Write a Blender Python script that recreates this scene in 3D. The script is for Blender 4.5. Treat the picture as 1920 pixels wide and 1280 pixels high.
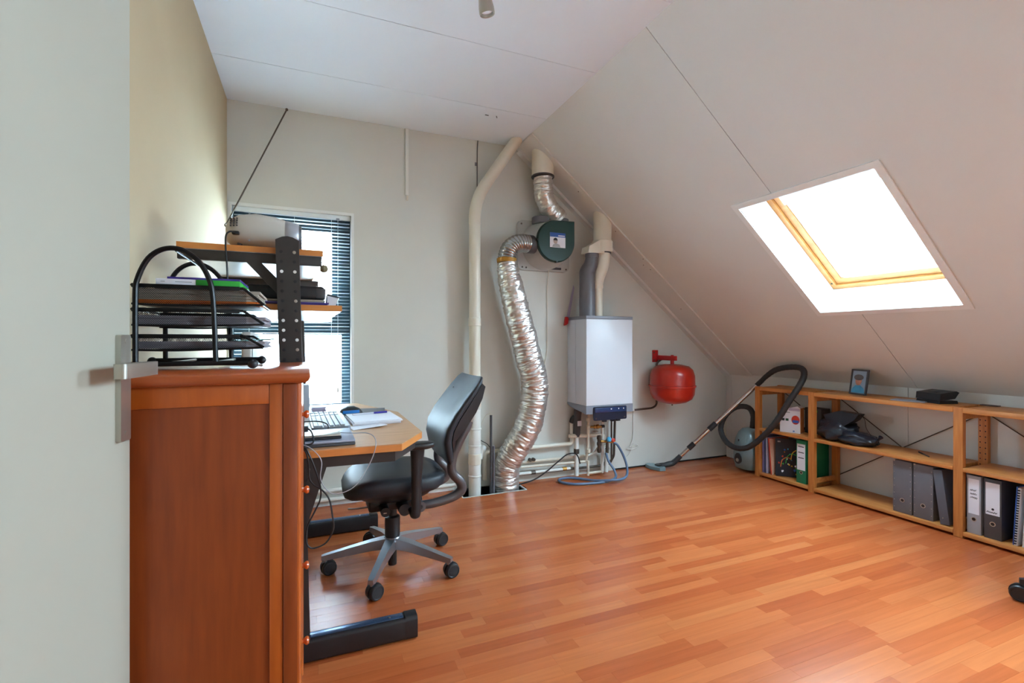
import bpy, bmesh, math, random
from mathutils import Vector, Matrix, noise
R = math.radians
random.seed(7)
scene = bpy.context.scene
for o in list(bpy.data.objects): bpy.data.objects.remove(o)
COL = scene.collection

# ------------------------------------------------------------------ camera, sky, exposure
H = 1.10                                   # camera height
YAW = 22.74
cam_d = bpy.data.cameras.new('camera'); cam_d.lens = 17.0; cam_d.sensor_width = 36; cam_d.shift_y = -3/1920
cam_d.clip_start = 0.02
cam = bpy.data.objects.new('camera', cam_d); COL.objects.link(cam)
cam.location = (0, 0, H); cam.rotation_euler = (R(90), 0, -R(YAW))
scene.camera = cam
vs = scene.view_settings
vs.view_transform = 'Standard'; vs.look = 'None'; vs.gamma = 1; vs.use_curve_mapping = False
vs.exposure = 1.92
world = bpy.data.worlds.new('overcast_sky'); scene.world = world; world.use_nodes = True
bg = world.node_tree.nodes['Background']
bg.inputs[0].default_value = (0.60, 0.80, 1.0, 1); bg.inputs[1].default_value = 20.0
def portal(name, loc, rot, sx, sy):        # guides the sampling of daylight through an opening; gives no light of its own
    l = bpy.data.lights.new(name, 'AREA'); l.shape = 'RECTANGLE'; l.size = sx; l.size_y = sy
    l.cycles.is_portal = True
    o = bpy.data.objects.new(name, l); COL.objects.link(o); o.location = loc; o.rotation_euler = rot
    return o

# ------------------------------------------------------------------ room dimensions
WX, KX, BY, NY = -0.47, 3.64, 3.44, -1.40   # left wall, knee wall, back wall, wall behind the camera
CZ, SX, KZ = 2.59, 1.475, 0.785             # ceiling height, ceiling/slope edge, knee wall height
SL = math.hypot(KX-SX, CZ-KZ)
DX, DZ = (KX-SX)/SL, (KZ-CZ)/SL             # down the slope
NX, NZ = -DZ, DX                            # out of the room
def slope(y, u, off=0): return Vector((SX+DX*u+NX*off, y, CZ+DZ*u+NZ*off))
SKY = [(1.37, 2.11, 1.12, 2.045), (-0.95, 0.05, 1.0, 2.15)]   # roof windows, the second unseen and added for light from behind: y0,y1,u0,u1
for y0, y1, u0, u1 in SKY:
    portal('roof_window_daylight', slope((y0+y1)/2, (u0+u1)/2, 0.30), (0, math.atan2(NX, NZ), 0), u1-u0, y1-y0)
portal('window_daylight', (-0.10, 3.62, 1.28), (-R(90), 0, 0), 0.70, 1.32)

# ------------------------------------------------------------------ materials
def lin(c):
    return tuple(((v/255)/12.92 if v/255 <= .04045 else ((v/255+.055)/1.055)**2.4) for v in c) + (1,)
MATS = {}
def mat(name, col, rough=.5, metal=0, var=.06, scale=12, bump=0, bscale=200, spec=.5, stretch=(1, 1, 1), coat=0, trans=0, col2=None, objrand=0):
    if name in MATS: return MATS[name]
    m = bpy.data.materials.new(name); m.use_nodes = True
    nt = m.node_tree; n = nt.nodes; L = nt.links
    b = n['Principled BSDF']
    b.inputs['Roughness'].default_value = rough; b.inputs['Metallic'].default_value = metal
    b.inputs['Specular IOR Level'].default_value = spec; b.inputs['Coat Weight'].default_value = coat
    b.inputs['Coat Roughness'].default_value = .15
    b.inputs['Transmission Weight'].default_value = trans
    tc = n.new('ShaderNodeTexCoord'); mp = n.new('ShaderNodeMapping'); mp.inputs['Scale'].default_value = stretch
    L.new(tc.outputs['Object'], mp.inputs['Vector'])
    nz = n.new('ShaderNodeTexNoise'); nz.inputs['Scale'].default_value = scale; nz.inputs['Detail'].default_value = 5
    L.new(mp.outputs[0], nz.inputs['Vector'])
    rp = n.new('ShaderNodeValToRGB'); c = lin(col)
    c2 = lin(col2) if col2 else None
    rp.color_ramp.elements[0].position = .3; rp.color_ramp.elements[1].position = .7
    if c2:
        rp.color_ramp.elements[0].color = c; rp.color_ramp.elements[1].color = c2
    else:
        rp.color_ramp.elements[0].color = tuple(v*(1-var) for v in c[:3])+(1,)
        rp.color_ramp.elements[1].color = tuple(min(1, v*(1+var)) for v in c[:3])+(1,)
    L.new(nz.outputs['Fac'], rp.inputs['Fac']); L.new(rp.outputs['Color'], b.inputs['Base Color'])
    if bump:
        n2 = n.new('ShaderNodeTexNoise'); n2.inputs['Scale'].default_value = bscale; n2.inputs['Detail'].default_value = 3
        L.new(mp.outputs[0], n2.inputs['Vector'])
        bp = n.new('ShaderNodeBump'); bp.inputs['Strength'].default_value = bump; bp.inputs['Distance'].default_value = .002
        L.new(n2.outputs['Fac'], bp.inputs['Height']); L.new(bp.outputs[0], b.inputs['Normal'])
    MATS[name] = m
    return m
def floor_material():
    m = bpy.data.materials.new('beech_laminate'); m.use_nodes = True
    nt = m.node_tree; n = nt.nodes; L = nt.links; b = n['Principled BSDF']
    oi = n.new('ShaderNodeObjectInfo'); ge = n.new('ShaderNodeNewGeometry')
    ad = n.new('ShaderNodeMath'); ad.operation = 'ADD'; fr = n.new('ShaderNodeMath'); fr.operation = 'FRACT'
    L.new(oi.outputs['Random'], ad.inputs[0]); L.new(ge.outputs['Random Per Island'], ad.inputs[1]); L.new(ad.outputs[0], fr.inputs[0])
    rp = n.new('ShaderNodeValToRGB'); e = rp.color_ramp.elements
    e[0].position = 0; e[0].color = lin((172, 84, 44)); e[1].position = 1; e[1].color = lin((192, 110, 62))
    k = e.new(.35); k.color = lin((182, 95, 50)); k = e.new(.7); k.color = lin((190, 104, 57))
    L.new(fr.outputs[0], rp.inputs['Fac'])
    mp = n.new('ShaderNodeMapping'); mp.inputs['Scale'].default_value = (1.2, 26, 8)
    cb = n.new('ShaderNodeCombineXYZ'); mu = n.new('ShaderNodeMath'); mu.operation = 'MULTIPLY'; mu.inputs[1].default_value = 37
    L.new(fr.outputs[0], mu.inputs[0]); L.new(mu.outputs[0], cb.inputs[2]); L.new(mu.outputs[0], cb.inputs[0])
    va = n.new('ShaderNodeVectorMath'); va.operation = 'ADD'
    L.new(ge.outputs['Position'], va.inputs[0]); L.new(cb.outputs[0], va.inputs[1]); L.new(va.outputs[0], mp.inputs['Vector'])
    nz = n.new('ShaderNodeTexNoise'); nz.inputs['Scale'].default_value = 2.2; nz.inputs['Detail'].default_value = 6; nz.inputs['Distortion'].default_value = .6
    L.new(mp.outputs[0], nz.inputs['Vector'])
    mr = n.new('ShaderNodeMapRange'); mr.inputs[1].default_value = .3; mr.inputs[2].default_value = .7; mr.inputs[3].default_value = .88; mr.inputs[4].default_value = 1.06
    L.new(nz.outputs['Fac'], mr.inputs[0])
    mx = n.new('ShaderNodeMix'); mx.data_type = 'RGBA'; mx.blend_type = 'MULTIPLY'; mx.inputs[0].default_value = 1
    L.new(rp.outputs[0], mx.inputs[6]); L.new(mr.outputs[0], mx.inputs[7]); L.new(mx.outputs[2], b.inputs['Base Color'])
    b.inputs['Roughness'].default_value = .23; b.inputs['Specular IOR Level'].default_value = .5
    n2 = n.new('ShaderNodeTexNoise'); n2.inputs['Scale'].default_value = 60; L.new(mp.outputs[0], n2.inputs['Vector'])
    bp = n.new('ShaderNodeBump'); bp.inputs['Strength'].default_value = .14; bp.inputs['Distance'].default_value = .001
    L.new(n2.outputs['Fac'], bp.inputs['Height']); L.new(bp.outputs[0], b.inputs['Normal'])
    return m
def glass_material():
    m = bpy.data.materials.new('clear_glass'); m.use_nodes = True
    nt = m.node_tree; n = nt.nodes; L = nt.links; n.remove(n['Principled BSDF'])
    t = n.new('ShaderNodeBsdfTransparent'); g = n.new('ShaderNodeBsdfGlossy'); g.inputs['Roughness'].default_value = .02
    lw = n.new('ShaderNodeLayerWeight'); mx = n.new('ShaderNodeMixShader')
    pw_ = n.new('ShaderNodeMath'); pw_.operation = 'POWER'; pw_.inputs[1].default_value = 5; L.new(lw.outputs['Facing'], pw_.inputs[0])
    f = n.new('ShaderNodeMath'); f.operation = 'MULTIPLY_ADD'; f.inputs[1].default_value = .6; f.inputs[2].default_value = .03; L.new(pw_.outputs[0], f.inputs[0])
    nz = n.new('ShaderNodeTexNoise'); nz.inputs['Scale'].default_value = 3
    rp = n.new('ShaderNodeValToRGB'); rp.color_ramp.elements[0].color = (.93, .97, .96, 1); rp.color_ramp.elements[1].color = (.96, .98, .97, 1)
    L.new(nz.outputs[0], rp.inputs[0]); L.new(rp.outputs[0], t.inputs[0])
    L.new(f.outputs[0], mx.inputs[0]); L.new(t.outputs[0], mx.inputs[1]); L.new(g.outputs[0], mx.inputs[2])
    L.new(mx.outputs[0], n['Material Output'].inputs[0]); MATS['clear_glass'] = m
    return m
M_floor = floor_material(); M_glass = glass_material()
M_wall = mat('cream_plaster', (214, 214, 207), .85, var=.025, scale=3, bump=.12, bscale=90)
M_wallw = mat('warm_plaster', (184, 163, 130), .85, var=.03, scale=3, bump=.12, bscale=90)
M_board = mat('off_white_board', (219, 220, 217), .6, var=.02, scale=2, bump=.03, bscale=60)
M_ceil = mat('white_ceiling_board', (236, 245, 255), .6, var=.015, scale=2, bump=.03, bscale=60)
M_white = mat('white_gloss_paint', (232, 234, 232), .35, var=.02)
M_door = mat('door_paint', (170, 166, 151), .4, var=.02, scale=3)
M_dark = mat('dark_void', (38, 36, 36), .9)
M_under = mat('dark_underlay', (60, 36, 24), .8)  # dark base that shows in the gaps between planks
M_pine = mat('pine', (210, 142, 76), .45, col2=(186, 114, 54), scale=5, stretch=(14, 1.2, 14), bump=.05)
M_pinev = mat('pine_upright', (204, 132, 66), .45, col2=(178, 104, 44), scale=5, stretch=(14, 14, 1.2), bump=.05)
M_pinew = mat('pine_window', (206, 148, 84), .4, col2=(186, 124, 62), scale=6, stretch=(3, 1, 3))
M_beech = mat('beech_veneer', (206, 160, 118), .4, col2=(190, 142, 100), scale=4, stretch=(2, 16, 2))
M_edge = mat('beech_edge', (214, 138, 70), .4, var=.08, scale=10, stretch=(1, 1, 6))
M_cherry = mat('cherry_veneer', (148, 66, 22), .38, col2=(128, 53, 16), scale=5, stretch=(12, 12, 1.1), coat=.15)
M_cherryl = mat('cherry_solid', (190, 92, 28), .36, col2=(170, 78, 22), scale=5, stretch=(10, 10, 1.2), coat=.2)
M_cherryt = mat('cherry_top', (176, 86, 40), .3, col2=(156, 70, 30), scale=5, stretch=(1.2, 12, 8), coat=.3)
M_frame = mat('dark_steel', (62, 58, 56), .45, metal=.3, var=.08)
M_black = mat('black_plastic', (30, 31, 34), .4, var=.1)
M_blackwire = mat('black_wire', (26, 26, 28), .35, metal=.4, var=.1)
M_leather = mat('dark_leatherette', (38, 44, 51), .48, var=.12, scale=30, bump=.12, bscale=400)
M_greyarm = mat('grey_bar', (96, 92, 94), .35, metal=.5, var=.06)
M_alu = mat('brushed_aluminium', (170, 174, 182), .3, metal=.85, var=.05)
M_steel = mat('satin_nickel', (186, 182, 172), .32, metal=.9, var=.04)
M_foil = mat('aluminium_foil', (222, 220, 218), .29, metal=.86, var=.06, scale=40, bump=.6, bscale=120)
M_alduct = mat('aluminium_flex', (172, 174, 174), .22, metal=.9, var=.06)
M_pvc = mat('cream_pvc', (226, 220, 204), .4, var=.02)
M_pvcw = mat('white_pvc', (228, 228, 222), .35, var=.02)
M_pvcg = mat('grey_pvc', (104, 104, 112), .35, var=.04)
M_boiler = mat('boiler_white', (218, 222, 230), .35, var=.01, scale=3)
M_boilerg = mat('boiler_grey', (134, 138, 148), .4, var=.03)
M_panel = mat('panel_navy', (30, 36, 54), .3, var=.05)
M_red = mat('vessel_red', (176, 34, 18), .28, var=.06, scale=6, coat=.3)
M_redb = mat('bracket_red', (188, 22, 22), .4, var=.06)
M_green = mat('fan_green', (18, 58, 54), .4, var=.06)
M_fang = mat('fan_grey', (186, 184, 178), .5, var=.04)
M_paintpipe = mat('painted_pipe', (218, 208, 190), .4, var=.05, scale=25)
M_copper = mat('brass', (176, 130, 66), .35, metal=.8, var=.1)
M_iron = mat('valve_iron', (92, 84, 76), .45, metal=.6, var=.1)
M_hose = mat('blue_grey_hose', (92, 114, 142), .4, var=.06)
M_paper = mat('paper', (232, 232, 240), .7, var=.02, scale=4)
M_teal = mat('dark_teal_frame', (40, 66, 78), .45, var=.04)
M_slat = mat('white_slat', (226, 232, 236), .4, var=.02)
M_grey = mat('grey_cardboard', (106, 106, 112), .6, var=.05)
M_greyl = mat('light_grey_binder', (168, 172, 180), .5, var=.03)
M_greyd = mat('charcoal_binder', (72, 72, 76), .5, var=.05)
M_greenb = mat('green_binder', (8, 122, 84), .45, var=.05)
M_vac = mat('vacuum_teal', (120, 146, 152), .3, var=.05, coat=.3)
M_rubber = mat('hose_rubber', (46, 50, 54), .5, var=.08)
M_chrome = mat('chrome_tube', (204, 196, 192), .18, metal=1, var=.03)
M_bag = mat('bin_bag', (28, 31, 40), .28, var=.2, bump=.5, bscale=30)
M_orange = mat('orange_print', (214, 110, 30), .5, var=.1)
M_purple = mat('purple_cover', (72, 54, 140), .4, var=.06)
M_greenc = mat('bright_green_cover', (48, 168, 58), .4, var=.06)
M_ink = mat('black_ink', (28, 30, 40), .6)
M_blue = mat('blue_print', (44, 92, 176), .45, var=.08)
M_redp = mat('red_print', (206, 56, 34), .45, var=.08)
M_yellow = mat('yellow_print', (226, 180, 44), .45, var=.08)
M_cyan = mat('cyan_print', (70, 170, 214), .4, var=.08)
M_knob = mat('cherry_knob', (196, 92, 36), .25, var=.08, coat=.5)
M_laptop = mat('laptop_silver', (158, 166, 186), .35, metal=.3, var=.03)
M_key = mat('key_grey', (176, 180, 186), .5, var=.05)
M_proj = mat('projector_shell', (206, 200, 192), .4, var=.03)
M_projs = mat('projector_silver', (176, 178, 186), .3, metal=.5)
M_tape = mat('ochre_tape', (178, 128, 34), .5, var=.12, scale=30)
M_lilac = mat('lilac_paper', (186, 176, 200), .6, var=.03)
M_under2 = mat('shelf_underside', (206, 208, 216), .25, var=.02)
M_photo = mat('photo_sky', (150, 170, 190), .3, var=.1, scale=6)
M_skin = mat('photo_skin', (196, 140, 116), .5, var=.15, scale=25)
M_facade = mat('neighbour_render', (246, 245, 242), .8, var=.03)
M_facaded = mat('neighbour_slate', (176, 178, 182), .8, var=.05)

# ------------------------------------------------------------------ mesh helpers
def B(): return bmesh.new()
V = Vector
def box(bm, x0, x1, y0, y1, z0, z1, bev=0, seg=2, M=None):
    c = V(((x0+x1)/2, (y0+y1)/2, (z0+z1)/2))
    r = bmesh.ops.create_cube(bm, size=1)
    bmesh.ops.scale(bm, vec=(abs(x1-x0), abs(y1-y0), abs(z1-z0)), verts=r['verts'])
    vv = r['verts']
    if bev:
        es = list({e for v in vv for e in v.link_edges})
        g = bmesh.ops.bevel(bm, geom=es, offset=bev, segments=seg, affect='EDGES', profile=.5)
        vv = list({v for f in g['faces'] for v in f.verts} | {v for v in vv if v.is_valid})
        vv = [v for v in vv if v.is_valid]
        seen = set(vv); st = list(vv)
        while st:
            v = st.pop()
            for e in v.link_edges:
                w = e.other_vert(v)
                if w not in seen: seen.add(w); st.append(w)
        vv = list(seen)
    bmesh.ops.translate(bm, vec=c, verts=vv)
    if M: bmesh.ops.transform(bm, matrix=M, verts=vv)
    return vv
def cat(pts, k=6, closed=False):
    pts = [V(p) for p in pts]
    if k <= 1 or len(pts) < 3: return pts
    out = []; n = len(pts)
    for i in range(n if closed else n-1):
        p0 = pts[(i-1) % n] if (closed or i > 0) else pts[0]*2-pts[1]
        p1 = pts[i]; p2 = pts[(i+1) % n]
        p3 = pts[(i+2) % n] if (closed or i+2 < n) else p2*2-p1
        for j in range(k):
            t = j/k
            out.append(.5*((2*p1)+(p2-p0)*t+(2*p0-5*p1+4*p2-p3)*t*t+(3*p1-p0-3*p2+p3)*t**3))
    if not closed: out.append(pts[-1])
    return out
def lerpr(r, n):
    if not isinstance(r, (list, tuple)): return [r]*n
    m = len(r); out = []
    for i in range(n):
        t = i/(n-1)*(m-1); a = min(int(t), m-2); out.append(r[a]+(r[a+1]-r[a])*(t-a))
    return out
def tube(bm, pts, r, n=10, k=6, closed=False, cap=True, mod=None, flat=None):
    P = cat(pts, k, closed); N = len(P); rs = lerpr(r, N)
    T = []
    for i in range(N):
        a = P[(i-1) % N] if (closed or i) else P[0]; b = P[(i+1) % N] if (closed or i < N-1) else P[-1]
        d = b-a; T.append(d.normalized() if d.length > 1e-9 else V((0, 0, 1)))
    up = V((0, 0, 1)) if abs(T[0].z) < .9 else V((1, 0, 0))
    u = (up-T[0]*up.dot(T[0])).normalized(); rings = []
    for i in range(N):
        u = (u-T[i]*u.dot(T[i])); u = u.normalized() if u.length > 1e-6 else T[i].orthogonal().normalized()
        w = T[i].cross(u); ring = []
        for j in range(n):
            a = 2*math.pi*j/n
            rr = rs[i]*(mod(i/(N-1) if N > 1 else 0, a, i, P[i]) if mod else 1)
            fu = flat if flat else 1
            ring.append(bm.verts.new(P[i]+(u*math.cos(a)*fu+w*math.sin(a))*rr))
        rings.append(ring)
    for i in range(N if closed else N-1):
        A, C = rings[i], rings[(i+1) % N]
        for j in range(n):
            try: bm.faces.new((A[j], A[(j+1) % n], C[(j+1) % n], C[j]))
            except ValueError: pass
    if cap and not closed:
        bm.faces.new(list(reversed(rings[0]))); bm.faces.new(rings[-1])
    return bm
def cyl(bm, p0, p1, r, r1=None, n=20): return tube(bm, [p0, p1], [r, r if r1 is None else r1], n, 1)
def frame_from(axis):
    a = V(axis).normalized(); t = a.orthogonal().normalized()
    if abs(a.z) > .99: t = V((1, 0, 0))
    return t, a.cross(t), a
def lathe(bm, prof, org=(0, 0, 0), axis=(0, 0, 1), n=28):
    t, s, a = frame_from(axis); org = V(org); rings = []
    for r, z in prof:
        if r < 1e-5: rings.append([bm.verts.new(org+a*z)]); continue
        rings.append([bm.verts.new(org+a*z+(t*math.cos(2*math.pi*j/n)+s*math.sin(2*math.pi*j/n))*r) for j in range(n)])
    for A, C in zip(rings, rings[1:]):
        if len(A) == 1 and len(C) == 1: continue
        for j in range(n):
            k = (j+1) % n
            if len(A) == 1: bm.faces.new((A[0], C[k], C[j]))
            elif len(C) == 1: bm.faces.new((A[j], A[k], C[0]))
            else: bm.faces.new((A[j], A[k], C[k], C[j]))
    if len(rings[0]) > 1: bm.faces.new(list(reversed(rings[0])))
    if len(rings[-1]) > 1: bm.faces.new(rings[-1])
    return bm
def sph(bm, c, r, n=14):
    rx, ry, rz = r if isinstance(r, (tuple, list)) else (r, r, r)
    g = bmesh.ops.create_uvsphere(bm, u_segments=n, v_segments=max(6, n//2), radius=1)
    bmesh.ops.scale(bm, vec=(rx, ry, rz), verts=g['verts']); bmesh.ops.translate(bm, vec=c, verts=g['verts'])
    return g['verts']
def prism(bm, poly, t0, t1, mp):
    A = [bm.verts.new(mp(u, v, t0)) for u, v in poly]; C = [bm.verts.new(mp(u, v, t1)) for u, v in poly]
    n = len(poly); bm.faces.new(list(reversed(A))); bm.faces.new(C)
    for i in range(n): bm.faces.new((A[i], A[(i+1) % n], C[(i+1) % n], C[i]))
    return bm
def loft(bm, rings, cap=True):
    RR = [[bm.verts.new(p) for p in r] for r in rings]; n = len(RR[0])
    for A, C in zip(RR, RR[1:]):
        for j in range(n): bm.faces.new((A[j], A[(j+1) % n], C[(j+1) % n], C[j]))
    if cap: bm.faces.new(list(reversed(RR[0]))); bm.faces.new(RR[-1])
    return bm
def plate(bm, u0, u1, v0, v1, holes, t0, t1, mp):       # a slab with rectangular holes, one connected mesh
    us = sorted({u0, u1} | {h[i] for h in holes for i in (0, 1) if u0 < h[i] < u1})
    vv = sorted({v0, v1} | {h[i] for h in holes for i in (2, 3) if v0 < h[i] < v1})
    solid = lambda i, j: 0 <= i < len(us)-1 and 0 <= j < len(vv)-1 and not any(
        h[0] < (us[i]+us[i+1])/2 < h[1] and h[2] < (vv[j]+vv[j+1])/2 < h[3] for h in holes)
    c = {}
    def g(i, j, t):
        if (i, j, t) not in c: c[i, j, t] = bm.verts.new(mp(us[i], vv[j], t))
        return c[i, j, t]
    for i in range(len(us)-1):
        for j in range(len(vv)-1):
            if not solid(i, j): continue
            bm.faces.new((g(i, j, t0), g(i, j+1, t0), g(i+1, j+1, t0), g(i+1, j, t0)))
            bm.faces.new((g(i, j, t1), g(i+1, j, t1), g(i+1, j+1, t1), g(i, j+1, t1)))
            for (a, b2), (di, dj) in ((((0, 0), (1, 0)), (0, -1)), (((1, 0), (1, 1)), (1, 0)), (((1, 1), (0, 1)), (0, 1)), (((0, 1), (0, 0)), (-1, 0))):
                if not solid(i+di, j+dj):
                    bm.faces.new((g(i+a[0], j+a[1], t0), g(i+b2[0], j+b2[1], t0), g(i+b2[0], j+b2[1], t1), g(i+a[0], j+a[1], t1)))
    return bm
def shift_of(p):
    s = V((0, 0, 0))
    while p is not None: s += p.location; p = p.parent
    return s
def obj(name, bm, m, parent=None, smooth=35, world=True, bev=0, kind=None):
    if bev:
        es = [e for e in bm.edges if len(e.link_faces) == 2 and e.calc_face_angle(0) > R(40)]
        bmesh.ops.bevel(bm, geom=es, offset=bev, segments=2, affect='EDGES', profile=.5)
    bmesh.ops.recalc_face_normals(bm, faces=bm.faces)
    if smooth:
        for f in bm.faces: f.smooth = True
        for e in bm.edges: e.smooth = not (len(e.link_faces) == 2 and e.calc_face_angle(0) > R(smooth))
    me = bpy.data.meshes.new(name)
    if parent is not None and world: bmesh.ops.translate(bm, vec=-shift_of(parent), verts=bm.verts)
    bm.to_mesh(me); bm.free()
    for x in (m if isinstance(m, (list, tuple)) else [m]): me.materials.append(x)
    o = bpy.data.objects.new(name, me); COL.objects.link(o)
    if parent is not None: o.parent = parent
    if kind: o['kind'] = kind
    return o
def tag(o, label, cat_, group=None):
    o['label'] = label; o['category'] = cat_
    if group: o['group'] = group
    return o
def thing(name, label, cat_, loc=(0, 0, 0), rz=0, group=None):
    o = bpy.data.objects.new(name, None); COL.objects.link(o); o.location = loc; o.rotation_euler = (0, 0, rz)
    o.empty_display_size = .05
    return tag(o, label, cat_, group)
def struct(name, bm, m, parent=None, **k):
    o = obj(name, bm, m, parent, **k)
    if parent is None: o['kind'] = 'structure'
    return o
def share(name, me, loc, parent, rot=None):
    o = bpy.data.objects.new(name, me); COL.objects.link(o); o.parent = parent; o.location = V(loc)-shift_of(parent)
    if rot: o.rotation_euler = rot
    return o
FT = R(YAW); FS, FC, FP = math.sin(FT), math.cos(FT), 17.0/36*1920
def px(x, y, z):                                          # image position of a point, used only to rank floor strips by size
    d = x*FS+y*FC
    if d < .05: return None
    return 960+FP*(x*FC-y*FS)/d, 637-FP*(z-H)/d
I3 = lambda u, v, t: V((u, v, t))

# ------------------------------------------------------------------ the setting: floor
SHAFT = (0.995, 1.47, 3.25, BY)                           # opening for the risers beside the wall
floor = struct('floor', plate(B(), WX-1.2, KX+.2, NY-.2, BY+.2, [SHAFT[:3]+(BY+.01,)], -.12, -.009, I3), M_under)
bm = B(); box(bm, .9, 1.57, 3.15, 3.56, -.42, -.40); struct('floor_shaft_bottom', bm, M_dark)
bm = B(); plate(bm, .985, 1.48, 3.24, BY+.03, [(SHAFT[0], SHAFT[1], SHAFT[2], BY)], -.40, -.001, I3)
struct('floor_shaft_lining', bm, mat('shaft_concrete', (206, 202, 192), .8))
rows = []; SW = .0522
y = BY-.004; row = 0
strips = []
while y > NY:
    y0 = max(y-SW, NY); x = WX+.004-random.random()*.5
    while x < KX:
        Ls = random.choice((.50, .50, .46, .42, .34)); a, b = max(x, WX+.003), min(x+Ls, KX-.003)
        if b-a > .03:
            segs = [(a, b)]
            if y0 < SHAFT[3] and y > SHAFT[2]-.009 and b > SHAFT[0]-.010 and a < SHAFT[1]+.010:
                segs = [(s, t) for s, t in ((a, SHAFT[0]-.010), (SHAFT[1]+.010, b)) if t-s > .03]
            for s, t in segs: strips.append((s, t, y0, y))
        x += Ls
    y = y0; row += 1
def vis(s):
    a, b, c, d = s; pts = [px(p, q, 0) for p in (a, b) for q in (c, d)]
    if any(p is None for p in pts): return 0
    cx_, cy_ = sum(p[0] for p in pts)/4, sum(p[1] for p in pts)/4
    if not (560 < cx_ < 1930 and cy_ < 1290): return 0
    q = [pts[0], pts[1], pts[3], pts[2]]
    return abs(sum(q[i][0]*q[(i+1) % 4][1]-q[(i+1) % 4][0]*q[i][1] for i in range(4)))/2
strips.sort(key=vis, reverse=True)
mcache = {}
for i, (a, b, c, d) in enumerate(strips[:300]):
    key = (round(b-a, 3), round(d-c, 4))
    if key not in mcache:
        bm = B(); box(bm, -key[0]/2+.0002, key[0]/2-.0002, -key[1]/2+.0002, key[1]/2-.0002, -.008, 0)
        me = bpy.data.meshes.new('plank'); bm.to_mesh(me); bm.free(); me.materials.append(M_floor); mcache[key] = me
    share('plank', mcache[key], ((a+b)/2, (c+d)/2, 0), floor)
bm = B()
for a, b, c, d in strips[300:]: box(bm, a+.0002, b-.0002, c+.0002, d-.0002, -.008, 0)
o = obj('plank_remainder', bm, M_floor, floor, smooth=0, kind='stuff')

# ------------------------------------------------------------------ the setting: walls, ceiling, slope
WIN = (-.452, .267, .60, 1.945)                           # window opening in the back wall
struct('wall_back', plate(B(), WX-.2, KX+.2, -.1, CZ+.25, [WIN], BY, BY+.20, lambda u, v, t: V((u, t, v))), M_wall)
DOORWAY = (-.55, .31, -.1, 2.06)
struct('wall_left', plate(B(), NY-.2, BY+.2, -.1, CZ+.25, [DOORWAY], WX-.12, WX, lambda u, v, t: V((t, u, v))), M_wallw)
struct('wall_near', plate(B(), WX-.2, KX+.2, -.1, CZ+.25, [], NY-.12, NY, lambda u, v, t: V((u, t, v))), M_wall)
bm = B(); plate(bm, -.9, .7, -.1, 2.5, [], -1.72, -1.6, lambda u, v, t: V((t, u, v)))
struct('wall_landing_far', bm, M_wall)
bm = B(); plate(bm, -1.7, WX-.1, -.1, 2.5, [], -.9, -.8, lambda u, v, t: V((u, t, v))); struct('wall_landing_side_a', bm, M_wall)
bm = B(); plate(bm, -1.7, WX-.1, -.1, 2.5, [], .6, .7, lambda u, v, t: V((u, t, v))); struct('wall_landing_side_b', bm, M_wall)
bm = B(); plate(bm, -1.75, WX-.05, -.9, .7, [], 2.4, 2.5, I3); struct('ceiling_landing', bm, M_ceil)
knee = struct('wall_right', plate(B(), NY-.2, BY+.2, -.1, KZ+.05, [], KX+.012, KX+.12, lambda u, v, t: V((t, u, v))), M_board)
ky = [BY-.002, 3.375, 1.93, .71, -.51, NY]
for a, b in zip(ky, ky[1:]):
    bm = B(); box(bm, KX, KX+.012, b+.0015, a-.0015, 0, KZ+.03); obj('wall_panel', bm, M_board, knee)
# flat ceiling: backing with boards of its own
ceil = struct('ceiling', plate(B(), WX-.15, SX+.02, NY-.15, BY+.15, [], CZ+.012, CZ+.2, I3), mat('board_joint', (200, 197, 192), .8))
cy = [BY, 2.92, 2.31, 1.70, 1.09, .48, -.13, -.74, NY]
for a, b in zip(cy, cy[1:]):
    bm = B(); box(bm, WX, SX+.004, b+.0018, a-.0018, CZ, CZ+.012); obj('ceiling_board', bm, M_ceil, ceil)
sm = lambda u, v, t: slope(u, v, t)
roof = struct('ceiling_slope', plate(B(), NY-.15, BY+.15, -.02, SL+.06, SKY, .012, .19, sm), MATS['board_joint'])
sy = [BY, 3.165, 1.875, .575, -.725, NY]
for a, b in zip(sy, sy[1:]):
    hs = [(max(h[0], b-.01), min(h[1], a+.01), h[2], h[3]) for h in SKY if h[0] < a and h[1] > b]
    obj('slope_board', plate(B(), b+.0018, a-.0018, .002, SL+.01, hs, 0, .012, sm), M_board, roof)
obj('edge_batten', plate(B(), 3.145, BY, 0.005, SL, [], -.012, .0, sm), M_board, roof, bev=.002)
obj('edge_batten', plate(B(), 3.385, BY, 0.03, SL, [], -.034, -.012, sm), M_board, roof, bev=.002)
bm = B()
screw = bpy.data.meshes.new('screw'); lathe(bm, [(.0045, 0), (.0045, .0015), (0, .002)], (0, 0, 0), (-NX, 0, -NZ), 10); bm.to_mesh(screw); bm.free(); screw.materials.append(M_iron)
for yy, u in ((3.19, .98), (3.165, 1.30), (3.19, 1.42), (3.22, 1.36), (3.20, .55), (3.25, 1.9)):
    share('screw', screw, slope(yy, u, -.0122), roof)
bm = B(); screwc = bpy.data.meshes.new('hook_mark'); box(bm, -.012, .012, -.002, .002, -.003, 0); bm.to_mesh(screwc); bm.free(); screwc.materials.append(M_black)
share('screw_hook', screwc, (1.085, 3.02, CZ), ceil); share('screw_hook', screwc, (1.155, 3.02, CZ), ceil, (0, 0, R(60)))

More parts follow.
